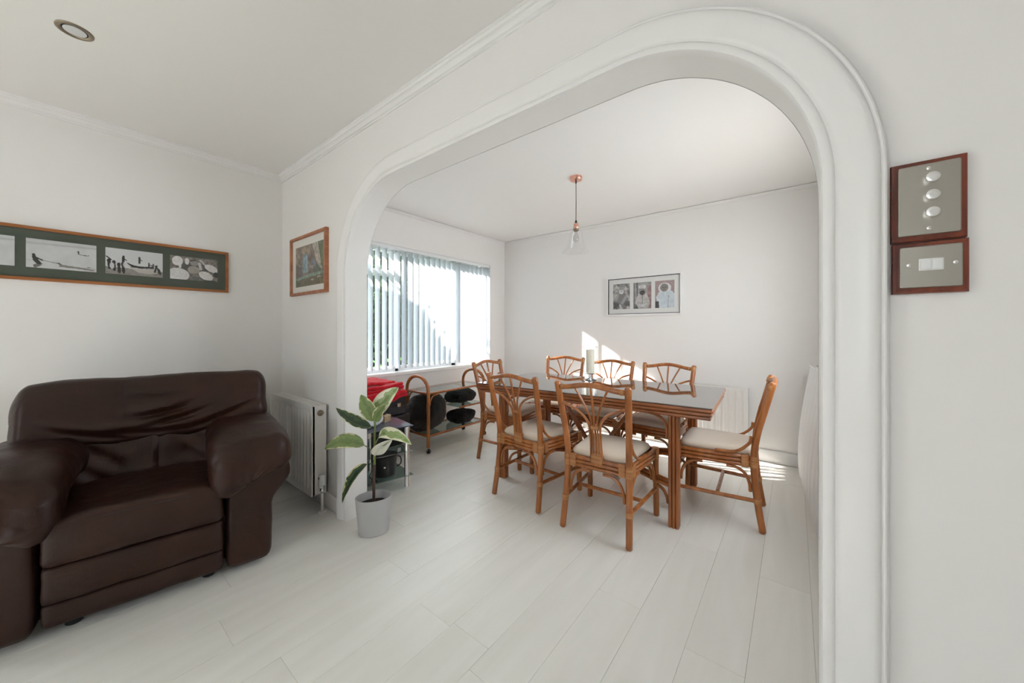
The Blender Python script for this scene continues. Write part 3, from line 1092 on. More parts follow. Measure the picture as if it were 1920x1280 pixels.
def print_mesh(name, ras, corner, ux, uz, parent, label=None):
    """ras row 0 = top; corner = top left; ux, uz = full-width and full-height (downward) vectors"""
    w_, h_ = ras.w, ras.h
    corner, ux, uz = Vector(corner), Vector(ux), Vector(uz)
    gx = np.linspace(0, 1, w_); gy = np.linspace(0, 1, h_)
    co = (np.array(corner)[None, None] + gx[None, :, None] * np.array(ux)[None, None] + gy[:, None, None] * np.array(uz)[None, None]).reshape(-1, 3)
    ii = np.arange(w_ * h_).reshape(h_, w_)
    q = np.stack([ii[:-1, :-1], ii[1:, :-1], ii[1:, 1:], ii[:-1, 1:]], -1).reshape(-1, 4)
    me = bpy.data.meshes.new(name)
    me.from_pydata(co.tolist(), [], q.tolist())
    ca = me.color_attributes.new('ink', 'FLOAT_COLOR', 'POINT')
    rgba = np.ones((w_ * h_, 4)); rgba[:, :3] = ras.a.reshape(-1, 3)
    ca.data.foreach_set('color', rgba.ravel().astype(np.float32))
    return link(name, me, PRINT, parent, label=label)


def g(v, warm=0.0):
    return (v * (1 + warm), v, v * (1 - warm))


def art_sea(seed):
    r = Ras(110, 70, g(0.62))
    r.poly([(0, 0), (1, 0), (1, 0.16), (0, 0.20)], g(0.50))
    r.poly([(0, 0), (1, 0), (1, 0.10), (0, 0.12)], g(0.60))
    r.mottle(0.06, 8, seed)
    return r


def art_fisher():
    r = art_sea(2)
    k = g(0.03)
    # distant canoe with a paddler
    r.poly([(0.71, 0.36), (0.76, 0.395), (0.86, 0.41), (0.88, 0.385), (0.885, 0.40), (0.865, 0.43), (0.75, 0.415)], k)
    r.ell(0.723, 0.30, 0.018, 0.025, k); r.line(0.723, 0.32, 0.73, 0.38, 0.016, k)
    # leaning man hauling a line
    r.ell(0.105, 0.555, 0.040, 0.045, k)
    r.poly([(0.08, 0.60), (0.13, 0.585), (0.17, 0.72), (0.225, 0.86), (0.15, 0.875), (0.10, 0.76)], k)
    r.line(0.12, 0.63, 0.22, 0.72, 0.022, k)
    r.line(0.21, 0.72, 0.46, 0.80, 0.008, k); r.line(0.44, 0.78, 0.48, 0.84, 0.022, g(0.1))
    r.poly([(0.10, 0.88), (0.22, 0.87), (0.17, 0.95), (0.12, 1.0), (0.10, 0.97)], g(0.14, 0.1))
    r.poly([(0.46, 0.82), (0.72, 0.86), (0.98, 0.93), (0.96, 0.96), (0.70, 0.92), (0.44, 0.90)], g(0.22, 0.1))
    r.line(0.5, 0.84, 0.97, 0.90, 0.008, g(0.25, 0.1)); r.line(0.86, 0.84, 0.90, 0.85, 0.015, g(0.15))
    r.line(0.0, 0.75, 0.10, 0.74, 0.006, g(0.4))
    return r


def art_net():
    r = Ras(110, 70, g(0.66))
    k = g(0.035, 0.1)
    r.poly([(0, 0.72), (1, 0.76), (1, 1), (0, 1)], g(0.26, 0.1))
    r.mottle(0.25, 16, 4, (r.Y > 0.75).astype(float))
    r.poly([(0.34, 0.50), (0.48, 0.60), (0.62, 0.62), (0.84, 0.58), (0.84, 0.66), (0.60, 0.70), (0.44, 0.68)], k)
    r.poly([(0.34, 0.56), (0.45, 0.70), (0.62, 0.72), (0.86, 0.66), (0.90, 0.84), (0.74, 0.90), (0.55, 0.86), (0.40, 0.70)], g(0.48, 0.08))
    for x, y, s, a in ((0.30, 0.30, 1.0, 0.1), (0.57, 0.28, 0.8, 0.0), (0.74, 0.46, 0.6, 0.0), (0.82, 0.48, 0.6, 0.1), (0.88, 0.55, 0.9, 0.3)):
        r.ell(x, y, 0.035 * s, 0.05 * s, k)
        r.line(x, y, x - a * 0.1, y + 0.26 * s, 0.035 * s, k)
        r.line(x, y + 0.05, x + 0.05, y + 0.14 * s, 0.014, k)
    for x, y in ((0.06, 0.50), (0.14, 0.55), (0.22, 0.62), (0.29, 0.58)):
        r.ell(x, y, 0.05, 0.08, k); r.line(x, y, x + 0.01, y + 0.28, 0.04, k)
    r.line(0.02, 0.34, 0.10, 0.46, 0.018, k)
    r.ell(0.11, 0.68, 0.06, 0.12, g(0.6)); r.ell(0.31, 0.60, 0.025, 0.10, g(0.55)); r.line(0.33, 0.55, 0.40, 0.68, 0.014, g(0.6))
    r.poly([(0.28, 0.72), (0.32, 0.72), (0.32, 0.96), (0.29, 0.96)], k)
    r.poly([(0.88, 0.62), (0.94, 0.66), (0.98, 0.88), (0.92, 0.86)], k)
    return r


def art_hats():
    r = Ras(110, 70, g(0.20, 0.12))
    r.mottle(0.5, 20, 8)
    r.poly([(0.2, 0.3), (0.8, 0.2), (0.85, 0.5), (0.5, 0.75), (0.15, 0.5)], g(0.10, 0.1))
    r.ell(0.48, 0.55, 0.20, 0.17, g(0.36, 0.12))
    w1 = g(0.72, 0.03)
    r.ell(0.15, 0.22, 0.17, 0.20, w1); r.ell(0.20, 0.42, 0.05, 0.10, w1)
    r.ell(0.34, 0.20, 0.07, 0.14, w1)
    r.ell(0.49, 0.26, 0.13, 0.11, g(0.30, 0.08)); r.line(0.42, 0.16, 0.52, 0.12, 0.03, g(0.08))
    r.ell(0.16, 0.80, 0.36, 0.28, g(0.68, 0.03))
    r.ell(0.74, 0.76, 0.26, 0.17, w1, 0.5)
    r.ell(0.86, 0.42, 0.26, 0.14, w1, 0.5)
    r.line(0.60, 0.25, 0.63, 0.48, 0.05, g(0.58, 0.05))
    r.line(0.62, 0.10, 0.70, 0.25, 0.04, g(0.5, 0.05))
    r.ell(0.96, 0.68, 0.10, 0.12, g(0.05)); r.ell(0.52, 0.92, 0.12, 0.10, g(0.16)); r.line(0.70, 0.97, 0.95, 0.99, 0.03, g(0.06))
    r.mottle(0.12, 24, 9)
    return r


pf = thing('picture_frame', 'long panoramic wooden frame with four black and white fishing photographs in green mount, above armchair', 'picture', (XL, 0.0, 1.61))
FY0, FY1, FZ0, FZ1 = -0.465, 0.772, 1.467, 1.762
fw = 0.017


def frame4(parent, m, y0, y1, z0, z1, fw, dp, axis='y', sgn=1, name='frame'):
    """four mitred frame bars lying on a wall; axis = running axis; depth along sgn of the other axis; relative to parent"""
    def P(a, d, z):
        return (d * sgn, a, z) if axis == 'y' else (a, d * sgn, z)
    bars = [((y0, z1), (y1, z1), (y1 - fw, z1 - fw), (y0 + fw, z1 - fw)), ((y0, z0), (y1, z0), (y1 - fw, z0 + fw), (y0 + fw, z0 + fw)),
            ((y0, z0), (y0, z1), (y0 + fw, z1 - fw), (y0 + fw, z0 + fw)), ((y1, z0), (y1, z1), (y1 - fw, z1 - fw), (y1 - fw, z0 + fw))]
    nm = ['top_rail', 'bottom_rail', 'side_rail', 'side_rail']
    for q, nn in zip(bars, nm):
        bm = bmesh.new()
        a = [bm.verts.new(P(u, 0, v)) for u, v in q]; b = [bm.verts.new(P(u, dp, v)) for u, v in q]
        fs = [bm.faces.new(a), bm.faces.new(b[::-1])]
        for i in range(4):
            j = (i + 1) % 4
            fs.append(bm.faces.new([a[i], a[j], b[j], b[i]]))
        bmesh.ops.bevel(bm, geom=list({e for f_ in fs[1:2] for e in f_.edges}), offset=min(0.003, fw * 0.25), segments=2, affect='EDGES')
        obj(nn, bm, m, parent)


def rel(o, x, y, z):
    return (x - o.location.x, y - o.location.y, z - o.location.z)


frame4(pf, PINE, FY0, FY1, FZ0 - 1.61, FZ1 - 1.61, fw, 0.020)
boxobj('mount_board', (0.003, FY0 + fw - 0.001, FZ0 - 1.61 + fw - 0.001), (0.008, FY1 - fw + 0.001, FZ1 - 1.61 - fw + 0.001), GREENMAT, pf)
arts = [art_hats(), art_net(), art_fisher(), art_sea(5)]
for i, a in enumerate(arts):
    y1 = 0.710 - i * 0.2855
    print_mesh('photograph', a, (0.0087, y1 - 0.250, 1.697 - 1.61), (0, 0.250, 0), (0, 0, -0.158), pf,
               ['black and white print of people in wide hats', 'black and white print of a crowded fishing boat', 'black and white print of a man hauling a line', 'pale print of empty sea'][i])
boxobj('glazing', (0.0115, FY0 + fw - 0.001, FZ0 - 1.61 + fw - 0.001), (0.013, FY1 - fw + 0.001, FZ1 - 1.61 - fw + 0.001), PICGLASS, pf)

# small painting on the arch wall
sp_ = thing('picture_frame', 'small reddish wooden frame with a painting of a pale blue doorway, above the small radiator', 'picture', (-2.765, YW, 1.67))
frame4(sp_, PINK, -0.297, 0.297, -0.218, 0.218, 0.020, 0.026, 'x', -1)
boxobj('mount_board', (-0.279, -0.010, -0.200), (0.279, -0.004, 0.200), CREAMMAT, sp_)
r = Ras(110, 78, (0.20, 0.15, 0.11))
r.mottle(0.45, 10, 1)
r.poly([(0, 0.0), (0.62, 0), (0.5, 0.3), (0, 0.5)], (0.26, 0.19, 0.13)); r.mottle(0.5, 16, 2)
r.poly([(0.60, 0), (0.80, 0), (0.92, 0.5), (0.96, 0.66), (0.86, 0.62), (0.72, 0.35)], (0.46, 0.40, 0.34))
r.poly([(0.80, 0), (1, 0), (1, 0.62), (0.93, 0.60), (0.86, 0.25)], (0.13, 0.16, 0.08))
r.poly([(0.70, 0.40), (0.92, 0.68), (0.90, 0.76), (0.72, 0.74), (0.66, 0.55)], (0.10, 0.13, 0.09))
r.poly([(0.58, 0.45), (0.70, 0.35), (0.76, 0.5), (0.66, 0.62)], (0.17, 0.18, 0.24))
r.poly([(0.26, 0.30), (0.30, 0.22), (0.40, 0.20), (0.46, 0.26), (0.47, 0.66), (0.26, 0.68)], (0.16, 0.24, 0.30))
r.poly([(0.31, 0.28), (0.44, 0.26), (0.45, 0.66), (0.31, 0.67)], (0.28, 0.40, 0.46))
r.poly([(0.37, 0.28), (0.38, 0.28), (0.385, 0.66), (0.37, 0.66)], (0.10, 0.14, 0.2))
r.ell(0.33, 0.12, 0.10, 0.07, (0.40, 0.30, 0.18))
r.poly([(0, 0.46), (0.2, 0.50), (0.26, 0.66), (0.24, 0.78), (0, 0.80)], (0.13, 0.10, 0.08))
r.poly([(0, 0.78), (0.5, 0.71), (1, 0.70), (1, 0.77), (0.5, 0.79), (0, 0.86)], (0.24, 0.33, 0.28))
r.poly([(0, 0.84), (0.5, 0.79), (1, 0.76), (1, 1), (0, 1)], (0.14, 0.12, 0.06))
r.ell(0.62, 0.86, 0.08, 0.02, (0.5, 0.46, 0.38)); r.ell(0.85, 0.82, 0.10, 0.02, (0.42, 0.38, 0.3)); r.ell(0.12, 0.92, 0.10, 0.04, (0.07, 0.10, 0.04))
r.mottle(0.45, 22, 6); r.mottle(0.25, 40, 7)
print_mesh('painting', r, (-0.218, -0.0107, 0.143), (0.462, 0, 0), (0, 0, -0.298), sp_)
boxobj('glazing', (-0.279, -0.0150, -0.200), (0.279, -0.0135, 0.200), PICGLASS, sp_)

# white triple portrait frame on the far wall
wf = thing('picture_frame', 'white frame holding three portrait photographs on the far dining wall', 'picture', (-1.313, YB, 1.572))
frame4(wf, TRIM, -0.408, 0.408, -0.222, 0.222, 0.020, 0.034, 'x', -1)
frame4(wf, BLACKM, -0.391, 0.391, -0.205, 0.205, 0.009, 0.024, 'x', -1)
boxobj('mount_board', (-0.386, -0.012, -0.200), (0.386, -0.006, 0.200), WHITEMAT, wf)


def portrait(kind):
    r = Ras(64, 96, g(0.35, 0.03))
    if kind == 0:
        r.mottle(0.9, 14, 1)
        r.poly([(0.3, 0.38), (0.72, 0.36), (0.92, 0.60), (0.80, 0.95), (0.25, 0.95), (0.12, 0.62)], g(0.22, 0.04))
        r.line(0.30, 0.45, 0.20, 0.62, 0.05, g(0.36)); r.line(0.78, 0.5, 0.55, 0.75, 0.05, g(0.36))
        r.ell(0.2, 0.82, 0.12, 0.09, g(0.12)); r.ell(0.85, 0.78, 0.12, 0.10, g(0.14))
        r.ell(0.5, 0.22, 0.12, 0.15, g(0.40, 0.05)); r.ell(0.5, 0.10, 0.10, 0.05, g(0.28)); r.ell(0.5, 0.32, 0.09, 0.09, g(0.66))
        for x in (0.44, 0.56):
            r.ell(x, 0.20, 0.018, 0.012, g(0.05))
        r.line(0.5, 0.21, 0.5, 0.27, 0.010, g(0.25)); r.line(0.46, 0.30, 0.54, 0.30, 0.008, g(0.2))
        r.line(0.42, 0.84, 0.5, 0.97, 0.04, g(0.55))
    elif kind == 1:
        r.poly([(0.0, 0), (0.08, 0), (0.1, 1), (0, 1)], g(0.2)); r.poly([(0.17, 0), (0.25, 0), (0.26, 0.6), (0.2, 0.6)], g(0.12))
        r.poly([(0.75, 0.15), (1, 0.15), (1, 1), (0.8, 1)], (0.36, 0.24, 0.24))
        r.poly([(0.28, 0.42), (0.72, 0.40), (0.92, 0.75), (0.82, 0.98), (0.22, 0.98), (0.12, 0.72)], g(0.48, 0.05))
        r.ell(0.5, 0.28, 0.12, 0.15, g(0.30, 0.06)); r.ell(0.5, 0.17, 0.14, 0.08, g(0.62, 0.03)); r.line(0.34, 0.22, 0.64, 0.24, 0.02, g(0.55))
        r.ell(0.5, 0.40, 0.10, 0.09, g(0.08)); r.line(0.5, 0.5, 0.5, 0.9, 0.012, g(0.15))
        for x in (0.44, 0.56):
            r.ell(x, 0.27, 0.02, 0.012, g(0.05))
        r.ell(0.48, 0.88, 0.12, 0.05, g(0.6)); r.poly([(0.0, 0.8), (0.2, 0.85), (0.3, 1), (0, 1)], g(0.16)); r.mottle(0.25, 18, 4)
    else:
        for i in range(16):
            r.poly([(0, i / 16), (1, i / 16 - 0.02), (1, i / 16 + 0.012), (0, i / 16 + 0.03)], (0.40, 0.22, 0.22))
        r.ell(0.5, 0.28, 0.22, 0.20, g(0.68))
        r.poly([(0.2, 0.42), (0.85, 0.38), (1.0, 0.5), (1.0, 1), (0.2, 1), (0.05, 0.6)], (0.60, 0.66, 0.70))
        r.ell(0.48, 0.26, 0.14, 0.15, g(0.24, 0.1))
        for x in (0.40, 0.56):
            r.ell(x, 0.25, 0.022, 0.012, g(0.04))
        r.line(0.48, 0.26, 0.48, 0.31, 0.010, g(0.12)); r.line(0.43, 0.35, 0.53, 0.35, 0.008, g(0.1))
        r.poly([(0.02, 0.75), (0.2, 0.75), (0.22, 1), (0.02, 1)], g(0.10)); r.line(0.7, 0.55, 0.66, 1, 0.012, g(0.4)); r.mottle(0.12, 14, 6)
    return r


for i, x in enumerate((-0.331, -0.096, 0.138)):
    print_mesh('photograph', portrait(i), (x, -0.0127, 0.143), (0.194, 0, 0), (0, 0, -0.288), wf, ['portrait of a seated man with a white beard', 'portrait of a man in a cap', 'portrait of a person in a pale headscarf'][i])
boxobj('glazing', (-0.386, -0.0170, -0.200), (0.386, -0.0155, 0.200), PICGLASS, wf)

# ------------------------------------------------------------------ switches by the arch
def plate(parent, name, x0, x1, z0, z1, y, dp, m, bev, rad=0.003):
    """flat plate with rounded corners and a softened front edge, lying on the wall, front towards -y"""
    def ring(ins, yy):
        rr = max(0.0004, rad - ins * 0.5)
        P = []
        for cx, cz, a0 in ((x1 - ins - rr, z1 - ins - rr, 0), (x0 + ins + rr, z1 - ins - rr, 90), (x0 + ins + rr, z0 + ins + rr, 180), (x1 - ins - rr, z0 + ins + rr, 270)):
            for k in range(5):
                a_ = math.radians(a0 + 22.5 * k)
                P.append((cx + rr * math.cos(a_), yy, cz + rr * math.sin(a_)))
        return P
    bm = bmesh.new()
    rs = [ring(0, y), ring(0, y - dp + bev), ring(bev * 0.3, y - dp + bev * 0.3), ring(bev, y - dp)]
    vs = [[bm.verts.new(p) for p in r_] for r_ in rs]
    for a_, b_ in zip(vs, vs[1:]):
        for i in range(len(a_)):
            j = (i + 1) % len(a_)
            bm.faces.new([a_[i], a_[j], b_[j], b_[i]])
    bm.faces.new(vs[0]); bm.faces.new(vs[-1][::-1])
    return obj(name, bm, m, parent, smooth=False)


d1 = thing('dimmer_switch', 'upper brushed steel plate with three round dimmer knobs on a mahogany block', 'light switch', (0.2165, YW, 1.4685))
plate(d1, 'pattress', -0.0535, 0.0535, -0.0845, 0.083, 0.0, 0.016, MAHOG, 0.005, 0.0015)
plate(d1, 'face_plate', -0.0435, 0.0435, -0.073, 0.073, -0.014, 0.0075, STEEL, 0.002)
for z in (0.0415, 0.0055, -0.0295):
    bm = bmesh.new()
    lathe(bm, [(0.0105, 0.0), (0.0105, 0.009), (0.0100, 0.0112), (0.008, 0.0120), (0.004, 0.0118)], 32)
    bmesh.ops.transform(bm, matrix=Matrix.Translation((0.004, -0.0210, z)) @ Matrix.Rotation(PI / 2, 4, 'X'), verts=bm.verts[:])
    obj('dimmer_knob', bm, SILVER, d1)
for z in (0.0625, -0.0605):
    bm = bmesh.new()
    lathe(bm, [(0.0036, 0.0), (0.0036, 0.0008), (0.0022, 0.0014)], 16)
    bmesh.ops.transform(bm, matrix=Matrix.Translation((0.000, -0.0213, z)) @ Matrix.Rotation(PI / 2, 4, 'X'), verts=bm.verts[:])
    obj('screw', bm, CHROME, d1)
d2 = thing('light_switch', 'lower brushed steel plate with two white rocker switches on a mahogany block', 'light switch', (0.2185, YW, 1.3285))
plate(d2, 'pattress', -0.0535, 0.0535, -0.0540, 0.0540, 0.0, 0.016, MAHOG, 0.005, 0.0015)
plate(d2, 'face_plate', -0.0430, 0.0435, -0.0420, 0.0440, -0.014, 0.0075, STEEL, 0.002)
plate(d2, 'rocker_surround', -0.0160, 0.0185, -0.0075, 0.0175, -0.0205, 0.0022, WHITEP, 0.0008, 0.0012)
for x in (-0.0138, 0.0022):
    bm = bmesh.new()
    box(bm, (x, -0.0250, -0.0055), (x + 0.0140, -0.0220, 0.0155), 0.0008, 2, Matrix.Translation((0, 0, 0)))
    obj('rocker', bm, WHITEP, d2)
for x in (-0.030, 0.0335):
    bm = bmesh.new()
    lathe(bm, [(0.0036, 0.0), (0.0036, 0.0008), (0.0022, 0.0014)], 16)
    bmesh.ops.transform(bm, matrix=Matrix.Translation((x, -0.0213, 0.0055)) @ Matrix.Rotation(PI / 2, 4, 'X'), verts=bm.verts[:])
    obj('screw', bm, CHROME, d2)

# ------------------------------------------------------------------ downlight and pendant
dl = thing('downlight', 'recessed round spotlight with bronze ring in the living room ceiling', 'ceiling light', (-2.348, 0.041, ZC))
bm = bmesh.new(); lathe(bm, [(0.054, 0.0), (0.0535, -0.003), (0.050, -0.005), (0.042, -0.005), (0.038, -0.002), (0.037, 0.0)], 40, capb=False, capt=False)
obj('ring', bm, BRASSY, dl)
bm = bmesh.new(); lathe(bm, [(0.037, -0.0012), (0.037, -0.0002)], 40)
obj('shadow_gap', bm, BLACKM, dl)
bm = bmesh.new(); lathe(bm, [(0.033, -0.0012), (0.033, -0.0028), (0.028, -0.0036), (0.01, -0.0042), (0.0001, -0.0044)], 40)
obj('lens', bm, mat('frosted_lens', (0.72, 0.72, 0.72), 0.2), dl)

pn = thing('pendant_lamp', 'copper pendant lamp with clear glass cone shade over the dining table', 'pendant lamp', (-1.40, 2.615, ZC))
bm = bmesh.new(); lathe(bm, [(0.0001, 0.0), (0.050, 0.0), (0.050, -0.022), (0.047, -0.026), (0.008, -0.027), (0.0001, -0.027)], 40, capb=False, capt=False)
obj('ceiling_rose', bm, COPPER, pn)
bm = bmesh.new(); lathe(bm, [(0.005, -0.026), (0.007, -0.035), (0.005, -0.052), (0.003, -0.055)], 16)
obj('cord_grip', bm, BLACKP, pn)
tubeobj('cord', [(0, 0, -0.05), (0.001, 0, -0.2), (0, 0, -0.365)], 0.0030, CORDM, pn, seg=8)
bm = bmesh.new(); lathe(bm, [(0.004, -0.350), (0.009, -0.362), (0.010, -0.378)], 16)
obj('cord_grip', bm, BLACKP, pn)
bm = bmesh.new(); lathe(bm, [(0.008, -0.374), (0.019, -0.382), (0.021, -0.392), (0.018, -0.396), (0.021, -0.402), (0.021, -0.416), (0.018, -0.42), (0.0001, -0.42)], 24, capt=False)
obj('lamp_holder', bm, COPPER, pn)
bm = bmesh.new(); lathe(bm, [(0.017, -0.416), (0.024, -0.420), (0.024, -0.432), (0.017, -0.440), (0.012, -0.446)], 24)
obj('shade_ring', bm, BRASSY, pn)
bm = bmesh.new()
pr = [(0.026, -0.424), (0.040, -0.440), (0.052, -0.480), (0.070, -0.54), (0.084, -0.575), (0.103, -0.600), (0.113, -0.612)]
cm = catmull([(a, 0, b) for a, b in pr], 4)
prof = [(p.x, p.z) for p in cm]
lathe(bm, prof + [(r_ - 0.003, z_) for r_, z_ in prof[::-1]], 48, capb=False, capt=False)
obj('glass_shade', bm, SHADEG, pn)
bm = bmesh.new(); lathe(bm, [(0.008, -0.440), (0.012, -0.455), (0.022, -0.480), (0.026, -0.500), (0.022, -0.52), (0.010, -0.531), (0.0001, -0.533)], 24)
obj('bulb', bm, clear_glass('bulb_glass', (0.93, 0.93, 0.92), 1.4, 0.0, 0.02), pn)

# ------------------------------------------------------------------ dining table
TC = (-0.355, 2.25)
tr = math.radians(3.5)
TT = thing('dining_table', 'rattan dining table with triple-pole edges and dark reflective glass top', 'table', (TC[0], TC[1], 0), tr)
TL, TD, TH = 1.715, 0.885, 0.757     # local: x from -TL to 0, y from 0 to TD
bm = bmesh.new(); box(bm, (-TL + 0.003, 0.003, TH - 0.006), (-0.003, TD - 0.003, TH), 0.002, 2)
obj('glass_top', bm, BLKGLASS, TT, smooth=False)
boxobj('table_board', (-TL + 0.03, 0.03, TH - 0.03), (-0.03, TD - 0.03, TH - 0.0065), RATTAN_D, TT)
pr_ = 0.0118
for k in range(3):
    z = TH - 0.006 - pr_ - k * (2 * pr_ - 0.0012)
    ins = 0.001 + k * 0.006
    for a, b in (((-TL + ins, ins + pr_), (-ins, ins + pr_)), ((-TL + ins, TD - ins - pr_), (-ins, TD - ins - pr_))):
        tubeobj('edge_pole', [(a[0], a[1], z), (b[0], b[1], z)], pr_, RATTAN_D, TT, nodes=0.31, seg=12)
    for xx in (-TL + ins + pr_, -ins - pr_):
        tubeobj('edge_pole', [(xx, ins + 2 * pr_, z), (xx, TD - ins - 2 * pr_, z)], pr_, RATTAN_L, TT, nodes=0.31, seg=12)
legs = {}
for i, (lx, ly) in enumerate(((-0.215, 0.085), (-0.215, TD - 0.085), (-TL + 0.215, 0.085), (-TL + 0.215, TD - 0.085))):
    bm = bmesh.new()
    rr = 0.0102
    for dx, dy in ((-2, -2), (0, -2), (2, -2), (-2, 0), (2, 0), (-2, 2), (0, 2), (2, 2)):
        tube(bm, [(lx + dx * rr, ly + dy * rr, 0.0), (lx + dx * rr, ly + dy * rr, TH - 0.075)], rr * 1.02, seg=12, nodes=0.36)
    o = obj('leg', bm, RATTAN_L, TT)
    # corner arcs under the top
    sx_ = 1 if lx < -TL / 2 else -1
    sy_ = 1 if ly < TD / 2 else -1
    for (dx, dy) in ((sx_, 0), (0, sy_)):
        p0 = (lx + dx * 0.040, ly + dy * 0.040, 0.53)
        p1 = (lx + dx * 0.040, ly + dy * 0.040, 0.585)
        p2 = (lx + dx * 0.065, ly + dy * 0.065, 0.640)
        p3 = (lx + dx * 0.12, ly + dy * 0.12, 0.672)
        p4 = (lx + dx * 0.20, ly + dy * 0.20, 0.680)
        tubeobj('corner_brace', catmull([p0, p1, p2, p3, p4], 5), 0.010, RATTAN_L, TT, seg=8)
cx_, cy_ = -TL / 2, TD / 2
for (lx, ly) in ((-0.215, 0.085), (-0.215, TD - 0.085), (-TL + 0.215, 0.085), (-TL + 0.215, TD - 0.085)):
    d = Vector((cx_ - lx, cy_ - ly, 0)).normalized()
    for zz in (0.235, 0.262):
        tubeobj('stretcher', [(lx + d.x * 0.035, ly + d.y * 0.035, zz), (cx_, cy_, zz - 0.0)], 0.0135, RATTAN_L, TT, seg=10, nodes=0.3)
    q = [(lx + d.x * 0.045, ly + d.y * 0.045, 0.12), (lx + d.x * 0.055, ly + d.y * 0.055, 0.16), (lx + d.x * 0.085, ly + d.y * 0.085, 0.195), (lx + d.x * 0.15, ly + d.y * 0.15, 0.214)]
    tubeobj('corner_brace', catmull(q, 5), 0.010, RATTAN_L, TT, seg=8)
for sg in (-1, 1):
    for off in (-0.013, 0.013):
        tubeobj('centre_strut', [(cx_ + sg * 0.03, cy_ + off, 0.25), (cx_ + sg * 0.33, cy_ + off, TH - 0.085)], 0.0130, RATTAN_L, TT, seg=10, nodes=0.3)
boxobj('under_rail', (-TL + 0.03, cy_ - 0.03, TH - 0.085), (-0.03, cy_ + 0.03, TH - 0.031), RATTAN_L, TT, 0.006)

# ------------------------------------------------------------------ rattan dining chair


